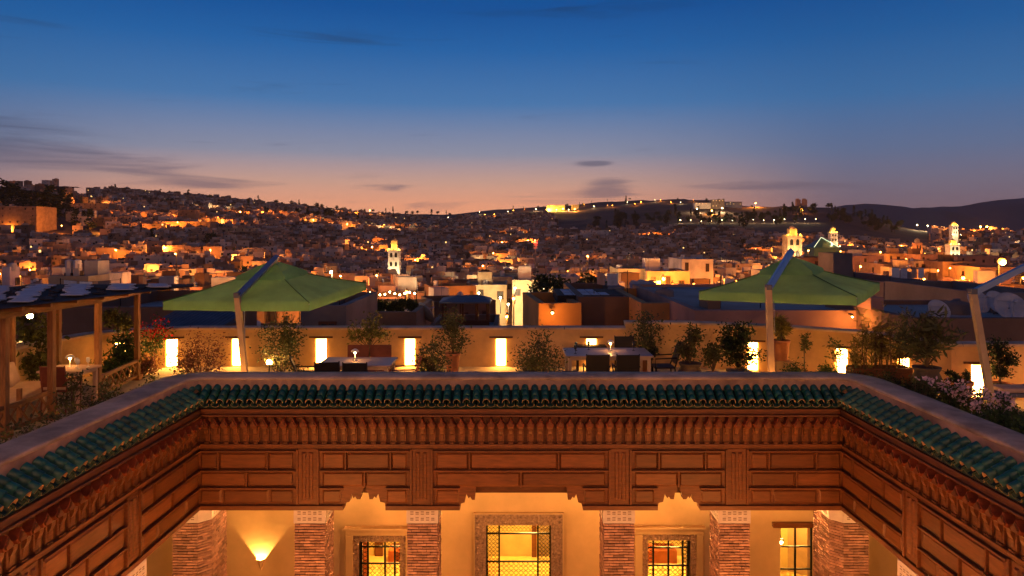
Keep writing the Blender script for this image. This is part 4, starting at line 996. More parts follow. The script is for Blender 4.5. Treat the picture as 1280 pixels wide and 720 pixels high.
def house(label, x, y, z, w, d, h, style, rz=0, wins=((3, 1),), group=None, lit=0., tower=None, seed=0, dish=0, name='flat_roofed_house', floor=3.0, roofkit=None, par=.55):
    rr = random.Random(seed+int(x*13+y*7)); t = thing(name, label, 'house', (x, y, z), rz, group)
    wall, roof = house_body(w, d, h, par); wall.build('wall', 'house_'+style, t); ro = roof.build('roof', 'house_roof', t)
    for cols, rows in wins:
        for j in range(rows):
            for i in range(cols):
                if rr.random() < .15: continue
                me = WM[3] if rr.random() < lit else rr.choice(WM[:3])
                inst('window', me, t, (-w/2+(i+.5)*w/cols+rr.uniform(-.3, .3), -d/2, h-2.4-j*floor+rr.uniform(-.15, .15)))
    for k in range(2):
        if rr.random() < .8: inst('window', rr.choice(WM[:3]), t, ((-1)**k*w/2, rr.uniform(-.25, .25)*d, h-2.5), rot=(0, 0, -PI/2 if k else PI/2))
    if tower is None: tower = rr.random() < .6
    if tower:
        a, b = house_body(min(3.2, w*.35), min(3, d*.35), 2.4, .25, .2); M = Vector((rr.uniform(-.25, .25)*w, rr.uniform(0, .3)*d, h-.55))
        a.v = [(p[0], p[1], max(p[2], 0)) for p in a.v]; so = a.build('stair_tower', 'house_'+rr.choice([style, 'whitewashed', 'brown']), t, loc=M); b.build('tower_roof', 'house_roof', so)
    if (y > 60 if roofkit is None else roofkit) and (not tower or rr.random() < .5) and h < 20:
        q = MB(); q.lathe([(.5, 0), (.5, 1.0), (.15, 1.15)], 8); q.build('water_tank', 'house_whitewashed', t, loc=(rr.uniform(-.35, .35)*w, rr.uniform(-.2, .3)*d, h-.55))
    if (y > 60 if roofkit is None else roofkit) and rr.random() < .7 and h < 20:
        q = MB(); q.tube([(0, 0, 0), (0, 0, 2.6)], .03, 4); q.box(-.5, .5, -.02, .02, 2.3, 2.34); q.box(-.3, .3, -.02, .02, 2.0, 2.04); q.build('aerial', 'slate_metal', t, loc=(rr.uniform(-.4, .4)*w, rr.uniform(-.3, .3)*d, h-.5))
    for k in range(dish): inst('satellite_dish', DM, t, (rr.uniform(-.4, .4)*w, -d/2+rr.uniform(.2, .5)*d, h+.1), rot=(1.0, 0, rr.uniform(-.6, .6)), scale=(1.2, 1.2, 1.2))
    return t
def house_at(label, px0, px1, pyt, Y, d, style, h=9, **k):      # front wall spans these photo columns at depth Y
    x0, x1 = ax(px0, Y), ax(px1, Y); zt = az(pyt, Y)
    KEEP.append(((x0+x1)/2, Y+d/2, (x1-x0)/2+d*.25, d/2)); return house(label, (x0+x1)/2, Y+d/2, zt-h, x1-x0, d, h, style, **k)
KEEP = []          # places already built on
def house_slope(label, px0, px1, pyt, pyb, d, style, **k):      # a house whose foot stands on the far slope
    pm = (px0+px1)/2; Y = on_slope(pm, pyb, 300); h = max(4, (pyb-pyt)*Y/F); return house_at(label, px0, px1, pyt, Y, d, style, h=h, **k)
# near neighbours and landmarks
house_at('dark house with a blank wall just beyond the terrace behind the pergola', 60, 225, 384, 30, 9, 'brown', wins=(), tower=False)
house_at('low grey house with wall units beside the green umbrella', 375, 432, 382, 30, 7, 'grey', wins=((2, 1),), tower=False)
house_at('orange-lit house with a pale tarpaulin roof behind the bushy shrub', 664, 718, 379, 31, 6, 'orange', wins=((1, 1),), tower=False, rz=.10)
house_at('long grey-brown house adjoining the orange-lit house', 722, 792, 371, 32, 9, 'brown', wins=(), tower=False)
house_at('bright orange walled house between the two umbrellas', 801, 876, 379, 29, 8, 'orange', wins=(), tower=False)
house_at('wide low house with a broad pale roof under the green umbrella', 868, 1092, 388, 25, 13, 'pink', wins=(), tower=False, par=.12)
house_at('narrow chimney block on the broad pale roof', 884, 900, 366, 26.5, 1.2, 'ochre', wins=(), tower=False, h=4)
house_at('orange chimney block beside the green umbrella canopy', 1088, 1104, 372, 24, 1.0, 'pink', wins=(), tower=False, h=4)
house_at('grey flat house with small lit windows beside the dishes', 1104, 1185, 353, 52, 14, 'grey', wins=((3, 1),), lit=.5, tower=True)
house_at('dark house carrying the satellite dishes', 1140, 1330, 398, 21.5, 6, 'brown', wins=(), tower=False, par=.15, h=6)
house_at('tall dark house behind the satellite dishes', 1222, 1330, 366, 40, 10, 'grey', wins=((3, 1),), tower=False)
house_at('pale floodlit house with stepped roof next to the rooftop pavilion', 580, 633, 356, 122, 12, 'cream', wins=((4, 2),))
house_at('taller pale floodlit house behind the rooftop pavilion', 606, 652, 346, 140, 14, 'cream', wins=((4, 2),), h=12)
house_at('pale floodlit house near the tall mast', 640, 690, 350, 118, 12, 'cream', wins=((3, 2),))
house_at('small pale house beside the dark palm', 668, 725, 346, 165, 14, 'whitewashed', wins=((4, 1),))
house_at('orange-lit square house with satellite dishes before it', 772, 806, 336, 118, 10, 'cream', wins=((2, 2),), h=11, tower=False)
house_at('orange-lit house beside the dazzling street lamp', 808, 862, 339, 116, 10, 'ochre', wins=((3, 2),), h=10, dish=1)
house_at('grey and cream tower house behind the orange-lit houses', 852, 891, 324, 150, 13, 'whitewashed', wins=((3, 2),), h=13, tower=False)
for k, (a0, a1, yt, Y, st) in enumerate(((1060, 1104, 320, 230, 'pink'), (1104, 1140, 330, 205, 'ochre'), (1108, 1155, 317, 260, 'ochre'), (1142, 1180, 326, 225, 'cream'), (1150, 1180, 318, 250, 'pink'), (1178, 1222, 327, 215, 'ochre'), (1134, 1170, 336, 190, 'cream'), (1196, 1262, 320, 270, 'pink'), (1000, 1040, 322, 240, 'brown'), (1225, 1300, 334, 200, 'ochre'))):
    house_at(['pink', 'square ochre', 'long ochre', 'plain cream', 'upper pink', 'big ochre', 'low cream', 'broad pink', 'dark brown', 'end ochre'][k]+' house in the orange-lit quarter beyond the dishes', a0, a1, yt, Y, 14, st, wins=((5, 2),), h=11, group='orange-lit quarter beyond the dishes')
house_slope('large orange-lit building with small windows below the cypress hill', -30, 45, 258, 291, 24, 'ochre', wins=((8, 3),), tower=False, floor=5)
house_slope('long orange-lit building with arcade under the hill', 150, 262, 277, 291, 14, 'ochre', wins=((14, 2),))
house_slope('square orange-lit tower house under the hill', 222, 243, 262, 283, 12, 'ochre', wins=((3, 2),), tower=False)
house_slope('orange-lit long terrace house beside the tower house', 246, 316, 285, 298, 12, 'cream', wins=((8, 1),))
house_slope('pale walled villa on the hillside among trees', 82, 136, 254, 266, 16, 'ochre', wins=((8, 2),))
house_slope('long white arcaded building in the middle of the town', 340, 442, 295, 304, 12, 'whitewashed', wins=((14, 1),), tower=False)
house_slope('white long-roofed building stepping down the town', 386, 424, 280, 292, 12, 'whitewashed', wins=((8, 2),))
house_slope('stepped whitewashed villa in the middle of the town', 726, 760, 288, 304, 10, 'whitewashed', wins=((4, 2),))
house_slope('yellow floodlit fortress wall on the ridge', 683, 706, 256.5, 264, 12, 'cream', wins=(), tower=False)
house_slope('small orange floodlit block on the ridge', 714, 723, 256, 262, 10, 'cream', wins=(), tower=False)
house_slope('low wing of the white-lit hotel on the ridge', 868, 888, 253.5, 261, 14, 'whitewashed', wins=((5, 1),), tower=False, lit=.6)
house_slope('tall middle block of the white-lit hotel on the ridge', 889, 905, 249.5, 261, 14, 'grey', wins=((4, 3),), tower=True, floor=5, lit=.6)
house_slope('far wing of the white-lit hotel on the ridge', 906, 927, 252, 260, 14, 'whitewashed', wins=((5, 2),), tower=False, lit=.6)
house_at('white walled enclosure with a pale gable near the pergola roof', 60, 110, 345, 95, 8, 'cream', wins=((3, 1),), h=8)
for px0, lab in ((81, 'pale ruined pier rising from the white enclosure'), (91, 'second pale ruined pier beside the first')):
    house_at(lab, px0, px0+7, 330, 96, .8, 'whitewashed', wins=(), h=6, tower=False)
house_at('white tower block near the pergola roof edge', 2, 12, 334, 100, 2, 'whitewashed', wins=(), h=8, tower=False)
# ruined tower pair on the dark hill
t = thing('ruined_tomb', 'pair of ruined brick towers on the dark hilltop', 'ruin', (ax(1001, 1340), 1340, az(257, 1340)))
for s in (-1, 1):
    a = MB(); a.box(s*6-3.5, s*6+3.5, -4, 4, -4, 11); a.box(s*6-3.5, s*6+1, -4, 2, 11, 13); a.build('tower', 'house_pink', t)
MB().box(-2.4, 2.4, -3, 3, -4, 4).build('wall', 'house_pink', t)
LC = {'sodium': (1, .30, .035), 'white_flood': (1, .74, .36), 'yellow_flood': (1, .55, .07), 'red_beacon': (1, .05, .02)}
# ---- minarets
def minaret(label, px, ptop, pbase, Y, wpx, style, lamp, lantern_mat, rows=3, cool=False):
    w = wpx*Y/F; zt = az(ptop, Y); zb = az(pbase, Y); H = zt-zb
    t = thing('minaret', label, 'minaret', (ax(px, Y), Y, zb-10)); z0 = 10; hs = H*.66
    MB().box(-w/2, w/2, -w/2, w/2, 0, z0+hs).build('shaft', 'house_'+style, t)
    a = MB()
    for k in range(4):
        M = Matrix.Rotation(k*PI/2, 4, 'Z')
        for sx in (-1, 1): a.box(sx*w*.5-sx*w*.12 if sx > 0 else -w*.5, w*.5 if sx > 0 else -w*.38, -w*.5-.12, -w*.5, z0-2, z0+hs, 0, M)
        a.box(-w*.06, w*.06, -w*.5-.12, -w*.5, z0-2, z0+hs, 0, M)
        for j in range(rows+1): a.box(-w*.38, w*.38, -w*.5-.10, -w*.5, z0+hs*(j/rows)-w*.09, z0+hs*(j/rows)+w*.05 if j else z0, 0, M)
    a.build('tracery', 'house_'+style, t)
    for j in range(rows):
        for sx in (-.22, .22):
            q = MB(); ww = w*.115; hh = hs/rows*.56; zc = z0+hs*(j+.35)/rows
            q.prism([(sx*w-ww, zc), (sx*w+ww, zc), (sx*w+ww, zc+hh*.7), (sx*w+ww*.5, zc+hh*.93), (sx*w, zc+hh), (sx*w-ww*.5, zc+hh*.93), (sx*w-ww, zc+hh*.7)], -w*.5-.03, -w*.5+.05)
            q.build('window', 'house_window', t)
    c = MB(); c.box(-w*.56, w*.56, -w*.56, w*.56, z0+hs, z0+hs+w*.10)
    for k in range(5):
        for M in [Matrix.Rotation(q*PI/2, 4, 'Z') for q in range(4)]: c.prism([(-w*.5+k*w*.21, z0+hs+w*.1), (-w*.5+k*w*.21+w*.15, z0+hs+w*.1), (-w*.5+k*w*.21+w*.075, z0+hs+w*.24)], -w*.56, -w*.50, 0, M)
    c.build('battlement', 'house_'+style, t)
    l = MB(); lw = w*.27; l.box(-lw, lw, -lw, lw, z0+hs+w*.1, z0+H*.93); lo = l.build('lantern', 'house_cream', t)
    q = MB(); q.ball((0, 0, z0+H*.93), lw*.85, 0, 10, 6); q.tube([(0, 0, z0+H*.95), (0, 0, z0+H*1.06)], [.12, .03], 5); q.ball((0, 0, z0+H*1.0), .25, 0, 6, 4); q.build('dome', 'house_cream', lo, True)
    for sx, sy in ((-1, -1), (1, -1)):
        MB().ball((sx*w*.43, sy*w*.43, z0+hs+w*.22), w*.055, 0, 6, 4).build('lantern_floodlight', lantern_mat, t); point('lantern_light', t, (sx*w*.40, -w*.52, z0+hs+w*.33), (900 if lantern_mat in LC else 0), LC.get(lantern_mat, (1, 1, 1)), .2)
        MB().ball((sx*w*.72, sy*w*.85, z0+.6), w*.07, 0, 6, 4).build('floodlight', lamp, t); point('flood_light', t, (sx*w*.75, sy*w*1.35, z0+hs*.2), 130*w*w, LC[lamp], .3)
    KEEP.append((ax(px, Y), Y, w*1.2, w)); return t
minaret('white floodlit minaret with arched windows and golden lantern standing in the town', 492.5, 297, 348, 281, 13.5, 'whitewashed', 'white_flood', 'yellow_flood')
minaret('broad square minaret with golden lantern behind the green umbrella', 989.5, 283, 325, 330, 17, 'cream', 'white_flood', 'yellow_flood', 2)
minaret('slim white floodlit minaret beside the green lit pyramid roof', 1040.5, 283, 309, 420, 8, 'whitewashed', 'white_flood', 'yellow_flood')
minaret('white floodlit minaret at the edge of the orange-lit quarter', 1190, 299, 324, 330, 11, 'whitewashed', 'white_flood', 'yellow_flood', 2)
minaret('small distant minaret behind the white floodlit one', 1191.5, 277, 294, 560, 7, 'whitewashed', 'white_flood', 'yellow_flood', 2)
minaret('unlit reddish minaret in the orange-lit quarter', 1146, 298, 318, 380, 8, 'pink', 'sodium', 'house_cream', 1)
t = thing('mosque_roof', 'steep green tiled pyramid roof outlined in white light', 'roof', (ax(1026, 420), 420, az(309, 420)))
w = 30*420/F/2; hh = 12*420/F
a = MB(); a.add([(-w, -w, 0), (w, -w, 0), (w, w, 0), (-w, w, 0), (0, 0, hh), (-w, -w, -8), (w, -w, -8), (w, w, -8), (-w, w, -8)], [(0, 1, 4), (1, 2, 4), (2, 3, 4), (3, 0, 4), (5, 6, 1, 0), (6, 7, 2, 1), (7, 8, 3, 2), (8, 5, 0, 3)]); a.build('roof_slope', 'tile_green', t)
for x, y in ((-w, -w), (w, -w)): MB().tube([(x, y, .2), (0, 0, hh+.2)], .22, 4).build('light_strip', 'lit_window_cool', t)
KEEP.append((ax(1026, 420), 420, w+2, w+2))
# ---- street lamps
LAMP_N = [0]
def lamp_body(t, arm, r, m, k=1.):
    a = MB(); a.tube([(0, .5, 0), (0, .5, arm-.2), (0, .25, arm+.25+r), (0, 0, arm+.2+r)], [.09, .07, .05, .05], 5); a.lathe([(r*1.1, r*.75), (r*.3, r*1.15)], 6, (0, 0, arm)); a.build('pole', 'iron', t)
    MB().ball((0, 0, arm), r*.8, 0, 8, 5).build('bulb', m, t, True)
    point('lamp_light', t, (0, -r*1.6, arm-r*1.2), 30000*r*r*k, LC[m], r)
def lamp(px, py, Y, label, m='sodium', r=.36, arm=5., group='street lamps of the old town', k=1.):
    t = thing('street_lamp', label, 'street lamp', (ax(px, Y), Y, az(py, Y)-arm), 0, group); lamp_body(t, arm, r, m, k)
for px, py, Y, lab, m, r in (
    (1252, 327, 70, 'huge dazzling orange street lamp beyond the satellite dishes', 'sodium', .46), (1203, 347, 120, 'orange street lamp on the corner of the orange-lit quarter', 'sodium', .34),
    (182, 287, 480, 'brightest orange street lamp below the long arcaded building', 'sodium', .95), (134, 287, 500, 'orange street lamp below the cypress trees', 'sodium', .8), (210, 287, 470, 'orange street lamp beside the brightest one', 'sodium', .65),
    (219, 317, 240, 'orange street lamp among the middle roofs below the arcaded building', 'sodium', .35), (829, 348, 112, 'dazzling orange street lamp against the orange-lit houses', 'sodium', .36),
    (625, 372, 109, 'white street lamp on the floodlit lane by the pavilion', 'white_flood', .24), (617, 380, 106, 'white street lamp at the pavilion corner', 'white_flood', .20), (635, 380, 106, 'low white street lamp on the floodlit lane', 'white_flood', .20),
    (661, 366, 110, 'white street lamp near the dark palm', 'white_flood', .26), (657, 371, 108, 'smaller white street lamp below the one near the palm', 'white_flood', .20), (598, 366, 109, 'added white fill lamp behind the pavilion roof', 'white_flood', .22), (643, 360, 109, 'added white fill lamp high on the floodlit house', 'white_flood', .22), (679, 362, 109, 'added white fill lamp beyond the dark pine', 'white_flood', .22),  # last three lamps are added to brighten the floodlit houses
    (889, 263, 1420, 'large orange lamp below the hotel on the ridge', 'sodium', 2.0), (902, 260, 1450, 'white lamp in front of the ridge hotel', 'white_flood', 1.8), (871, 261, 1450, 'white lamp at the end of the ridge hotel', 'white_flood', 1.6), (944, 254, 1500, 'orange lamp on the wooded top beside the hotel', 'sodium', 1.6),
    (1225, 283, 620, 'one of two twin orange lamps under the mountains', 'sodium', 1.0), (1233, 283, 620, 'one of two twin orange lamps under the mountains', 'sodium', 1.0),
    (1146, 281, 900, 'white lamp at the foot of the dark hill', 'white_flood', .9), (1159, 282, 900, 'second white lamp at the foot of the dark hill', 'white_flood', .9), (1174, 286, 800, 'white lamp below the small distant minaret', 'white_flood', .7),
    (330, 267, 900, 'orange lamp on the hillside terraces', 'sodium', 1.2), (357, 268, 900, 'orange lamp among the hillside trees', 'sodium', 1.2), (271, 261, 850, 'white lamp on the upper hillside', 'white_flood', .9), (437, 267, 1200, 'orange lamp on the far slope', 'sodium', 1.5),
    (462, 263, 1500, 'yellow lamp on the far slope crest', 'yellow_flood', 1.3), (382, 276, 700, 'orange lamp lighting a tall orange wall', 'sodium', 1.0), (580, 283, 800, 'orange lamp lighting a ruined wall in mid town', 'sodium', 1.1), (478, 308, 330, 'orange lamp beside the white floodlit minaret', 'sodium', .5),
    (400, 307, 380, 'orange lamp by the white long-roofed building', 'sodium', .55), (734, 320, 230, 'orange lamp deep in the middle lanes', 'sodium', .4), (818, 304, 400, 'orange lamp on the upper middle lanes', 'sodium', .6), (813, 297, 500, 'orange lamp above the upper middle lanes', 'sodium', .6),
    (30, 284, 545, 'orange lamp at the foot of the large orange building', 'sodium', .75), (12, 286, 545, 'second orange lamp at the foot of the large orange building', 'sodium', .6), (105, 256, 780, 'orange lamp below the villa on the hillside', 'sodium', 1.1), (120, 258, 780, 'second orange lamp below the villa on the hillside', 'sodium', 1.1),
    (248, 284, 545, 'orange lamp at the foot of the tower house', 'sodium', .8), (295, 271, 700, 'orange lamp above the long terrace house', 'sodium', .9), (65, 278, 560, 'orange lamp between the cypresses', 'sodium', .5), (668, 300, 330, 'red beacon on the tall mast', 'red_beacon', .3),
    (686, 261, 1625, 'yellow floodlight before the ridge fortress wall', 'yellow_flood', 1.6), (695, 262, 1625, 'second yellow floodlight before the ridge fortress wall', 'yellow_flood', 1.6), (703, 261, 1625, 'third yellow floodlight before the ridge fortress wall', 'yellow_flood', 1.6), (718, 261, 1625, 'floodlight before the small ridge block', 'sodium', 1.3), (1001, 262, 1325, 'orange floodlight below the ruined towers', 'sodium', 1.1),
    (1010, 313, 300, 'orange lamp by the pyramid roof', 'sodium', .45), (1075, 333, 190, 'orange lamp lighting the pink house', 'sodium', .3), (1092, 343, 170, 'orange lamp in the lower lanes of the orange-lit quarter', 'sodium', .3), (1120, 341, 185, 'orange lamp before the square ochre house', 'sodium', .3), (1150, 345, 170, 'orange lamp before the low cream house', 'sodium', .32), (1172, 338, 205, 'orange lamp before the plain cream house', 'sodium', .3), (1187, 335, 205, 'orange lamp before the big ochre house', 'sodium', .28), (1132, 324, 240, 'yellowish lamp high in the orange-lit quarter', 'sodium', .35), (1100, 315, 255, 'small lamp above the orange-lit quarter', 'sodium', .35),
    (1230, 345, 150, 'lamp low in the lane before the end ochre house', 'sodium', .3)):
    if Y > 300 and 'mast' not in lab and 'fortress' not in lab and 'block' not in lab: r *= on_slope(px, py+5, 300)/Y; Y = on_slope(px, py+5, 300)
    if 'fortress' in lab or 'ridge block' in lab: Y = on_slope(px, 264, 300)-14
    lamp(px, py, Y, lab, m, r, 2.5 if py > 340 else 5, group='lamps over the city', k=(2.0 if m == 'white_flood' and Y < 112 else (2.2 if m == 'sodium' else 1.)))
# lamps along the ridge road and the lit promenade
for k in range(26):
    px = 560+k*12.2+R.uniform(-4, 4); Y = 1600
    py = lerp(SKY, px)+R.uniform(.5, 6); Y = on_slope(px, py+2.5, 700); lamp(px, py, Y, 'small lamp on the ridge road skyline', 'sodium' if k % 3 else 'white_flood', R.uniform(.6, 1.1), 5, 'lamps along the ridge road', .5)
for k in range(14):
    px = 850+k*13; lamp(px, 275.5-.1*k+R.uniform(-.8, .8), on_slope(px, 279, 600), 'white lamp in the row along the promenade wall below the dark hill', 'white_flood', .62 if k % 3 else .85, 5, 'promenade lamps', .22)
# scattered sodium lamps that light the lanes
rr = random.Random(21)
for k in range(170):
    for _ in range(20):
        Y = math.exp(rr.uniform(math.log(75), math.log(1000))); px = rr.uniform(-60, 1340)
        if 690 < px < 1150 and Y > 720: continue
        X = ax(px, Y); break
    z = ground(X, Y)+(rr.uniform(3.8, 7.0) if k % 2 else rr.uniform(8.0, 11.5))
    LAMP_N[0] += 1
    t = thing('street_lamp', 'small orange street lamp hidden in the lanes of the old town', 'street lamp', (X, Y, z-5), 0, 'lane lamps of the old town')
    lamp_body(t, 5, .20+.0004*Y, 'sodium' if rr.random() < .9 else 'white_flood', 5.5 if Y > 170 else 2.2)
    KEEP.append((X, Y-2, 3.0, 3.5))
# promenade wall lit by its lamps
t = thing('promenade_wall', 'long pale promenade wall lit by a row of white lamps', 'wall')
for k in range(14):
    p, q = 848+k*13, 861+k*13; Y1, Y2 = on_slope(p, 279, 600)+6, on_slope(q, 279, 600)+6; d = math.dist((ax(p, Y1), Y1), (ax(q, Y2), Y2))
    o = MB().box(0, d, 0, 1, -4, 1.5).build('wall_bay', 'house_cream', t, loc=(ax(p, Y1), Y1, az(280, Y1))); o.rotation_euler = (0, 0, math.atan2(Y2-Y1, ax(q, Y2)-ax(p, Y1)))

# ---- the town: 300 nearest houses singly, the rest as one mass
STY = ['brown', 'ochre', 'pink', 'grey', 'whitewashed', 'brown', 'brown', 'cream']
def free_spot(x, y, w, d): return not any(abs(x-a) < w+c and abs(y-b) < d+e for a, b, c, e in KEEP)
rr = random.Random(77); spots = []; Y = 62.0
while Y < 1500:
    step = 6.6+Y*.0065
    X = -Y*.86+rr.uniform(0, 6)
    while X < Y*.86:
        w = rr.uniform(4, 10)*(1 if Y < 400 else 1.15); d = rr.uniform(4.5, 8); y = Y+rr.uniform(-.5, .5)*step; px = 639.5+F*X/y; r = lerp(RID, px)
        t_ = (y-500)/(r-500)
        dens = .93
        if t_ > .93: dens = 0
        if 690 < px < 1160 and t_ > .30: dens = 0 if t_ > .36 else .4
        if 560 < px <= 690 and t_ > .55: dens = .25
        if px < 125 and t_ > -.05: dens = .12
        if 125 <= px < 560 and t_ > .35: dens = .5
        if px > 1160 and y > 520: dens = .35
        if Y < 75: dens = .6
        if 535 < px < 722 and y < 119: dens = 0
        if rr.random() < dens and free_spot(X+w/2, y, w/2, d/2): spots.append((X+w/2, y, w, d))
        X += w+(rr.uniform(1.5, 6) if rr.random() < .35 else rr.uniform(-.3, .6))
    Y += step
spots.sort(key=lambda s: s[1])
SIZE = ['low', 'tall', 'broad', 'narrow']
PROTO = []
for k in range(14):
    st = STY[k % 8]; rr2 = random.Random(k+300); w, d, h = (10, 8, 8)
    t = house(f'{st} plastered flat-roofed house among the nearer roofs of the old town', 0, 0, 0, w, d, h, st, 0, ((rr2.choice((2, 3, 4)), rr2.choice((1, 2))),), 'flat-roofed houses of the old town', .10, k % 3 != 0, k*17, 1 if k % 2 else 0, roofkit=True)
    kit = [n for n, q in (('stair tower', 'stair_tower'), ('water tank', 'water_tank'), ('aerial', 'aerial'), ('dish', 'satellite_dish')) if any(c.name.split('.')[0] == q for c in t.children)]; t['label'] = f"{st} flat-roofed house with {' and '.join(kit[:2]) or 'an empty roof'} in the old town"
    PROTO.append((t, [c for c in t.children]))
def copy_house(k, loc, rz, sca):
    t, ch = PROTO[k % len(PROTO)]; c = t.copy(); COL.objects.link(c); c.location = loc; c.rotation_euler = (0, 0, rz); c.scale = sca
    for o in ch:
        q = o.copy(); COL.objects.link(q); q.parent = c
        for g in o.children: e = g.copy(); COL.objects.link(e); e.parent = q
    return c
first = True
near = spots[:280]
for i, (x, y, w, d) in enumerate(near):
    z = ground(x, y)+rr.uniform(-1.8, 1.6); rz = .35*math.sin(x*.02+y*.013)+rr.uniform(-.12, .12); sca = (w/10, d/8, rr.uniform(.8, 1.15))
    if y < 75: z -= 1.2
    k = rr.randrange(len(PROTO)); c = copy_house(k, (x, y, z), rz, sca)
    c['label'] = ('narrow ' if w < 5.5 else 'broad ' if w > 8.5 else '')+('tall ' if sca[2] > 1.06 else 'low ' if sca[2] < .88 else '')+c['label'].replace('in the old town', 'beyond the '+('pergola' if x/y < -.4 else 'long table' if -.1 < x/y < .25 else 'minarets' if x/y > .3 else 'small table'))
for t, ch in PROTO:               # the patterns themselves stand in the town too
    x, y, w, d = spots[280+PROTO.index((t, ch))]; t.location = (x, y, ground(x, y)); t.scale = (w/10, d/8, 1)
town = MB()
for x, y, w, d in spots[294:]:
    z = ground(x, y)+rr.uniform(-2.0, 1.6); h = rr.uniform(6.5, 10.5); rz = .35*math.sin(x*.02+y*.013)+rr.uniform(-.15, .15)
    M = Matrix.Translation((x, y, z)) @ Matrix.Rotation(rz, 4, 'Z'); pale = 1 if rr.random() < .36 else 0
    a, b = house_body(w, d, h); town.add([M @ Vector(v) for v in a.v], a.f, pale); town.add([M @ Vector(v) for v in b.v], b.f, 2)
    if rr.random() < .5:
        cx, cy = rr.uniform(-.3, .3)*w, rr.uniform(-.2, .3)*d; town.box(cx-1.4, cx+1.4, cy-1.2, cy+1.2, h-.5, h+rr.uniform(1, 2.4), rr.choice((0, 1, 2)), M)
    for k in range(rr.randint(0, 3)):
        cx, cy = rr.uniform(-.4, .4)*w, rr.uniform(-.4, .4)*d; q = rr.uniform(.25, .8); town.box(cx-q, cx+q, cy-q*.7, cy+q*.7, h-.5, h+rr.uniform(.1, .9), rr.choice((0, 1, 1, 2, 3)), M)
    if y < 420 and rr.random() < .6:
        cx, cy = rr.uniform(-.4, .4)*w, rr.uniform(-.4, .3)*d; town.box(cx-.04, cx+.04, cy-.04, cy+.04, h-.5, h+rr.uniform(1.5, 3), 3, M)
        cx, cy = rr.uniform(-.4, .4)*w, rr.uniform(-.4, .2)*d; town.lathe([(.02, -.12), (.35, 0), (.45, .1)], 6, (0, 0, 0), 1) if False else town.box(cx-.4, cx+.4, cy, cy+.12, h-.1, h+.7, 1, M)
    for k in range(rr.randint(2, 5)):
        wx = rr.uniform(-.42, .42)*w; wz = h-rr.uniform(1.6, 5.2); ws = rr.uniform(.35, .6)
        town.box(wx-ws, wx+ws, -d/2-.06, -d/2+.02, wz, wz+ws*2.2, 4 if rr.random() < .035 else 3, M)
town.build('town_houses', TOWN, kind='stuff')['label'] = 'mass of far flat-roofed houses of the old town'
# ---- trees
def crown_mesh(kind, seed):
    a = MB(); rr = random.Random(seed); cl = []
    if kind == 'cypress':
        for k in range(26):
            f = rr.random(); r = .85*(1-f)**.7*math.sin(min(1, f*6+.3)*PI/2); q = rr.uniform(0, 2*PI); cl.append((Vector((math.cos(q)*r, math.sin(q)*r, .8+f*8.6)), .9))
        leafcloud(a, rr, cl, 420, .75, .32, slim=.6)
    elif kind == 'pine':
        for k in range(20): q = rr.uniform(0, 2*PI); s = rr.uniform(0, 2.6); cl.append((Vector((math.cos(q)*s, math.sin(q)*s, 5+rr.uniform(-.6, 1.2)-(s*.25))), 1.3))
        leafcloud(a, rr, cl, 480, .8, .42, slim=.6)
    else:
        for k in range(26):
            q = rr.uniform(0, 2*PI); e = rr.uniform(-1, 1); s = math.sqrt(1-e*e)*rr.uniform(.5, 1)*2.2; cl.append((Vector((math.cos(q)*s, math.sin(q)*s, 3.6+e*1.9)), 1.3))
        leafcloud(a, rr, cl, 520, .75, .42, slim=.65)
    return a.mesh('crown', 'leaf_dark')
def trunk_mesh(h):
    a = MB(); a.tube([(0, 0, -1), (.1, 0, h*.5), (0, .05, h)], [.28, .2, .12], 6)
    for k in range(4): q = k*1.7; a.tube([(0, .03, h*.75), (math.cos(q)*1.1, math.sin(q)*1.1, h*1.15)], [.1, .04], 4)
    return a.mesh('trunk', 'bark')
CR = {k: [crown_mesh(k, i+s) for i in range(3)] for k, s in (('cypress', 1), ('pine', 11), ('round', 21))}; TK = {'cypress': trunk_mesh(3), 'pine': trunk_mesh(4.6), 'round': trunk_mesh(3)}
TN = {'cypress': ('cypress_tree', 'dark slender cypress'), 'pine': ('pine_tree', 'dark flat-topped pine'), 'round': ('round_tree', 'dark bushy tree')}
def tree(kind, px, Y, s, where, group, z=None, sx=1.):
    X = ax(px, Y); nm, lb = TN[kind]; t = thing(nm, f'{lb} {where}', 'tree', (X, Y, (ground(X, Y) if z is None else z)), R.uniform(0, 6), group); t.scale = (s*sx, s*sx, s)
    inst('trunk', TK[kind], t); inst('crown', R.choice(CR[kind]), t)
for px, h in ((4, 26), (12, 22), (20, 24), (36, 20), (44, 17), (52, 21), (60, 26), (68, 19), (76, 22), (86, 17), (94, 14), (112, 15), (57, 16), (30, 18), (104, 10), (71, 14)):
    tree('cypress', px, 640+R.uniform(-40, 60), h/9.5*1.15, 'on the slope behind the large orange building', 'cypresses behind the large orange building', sx=1.7)
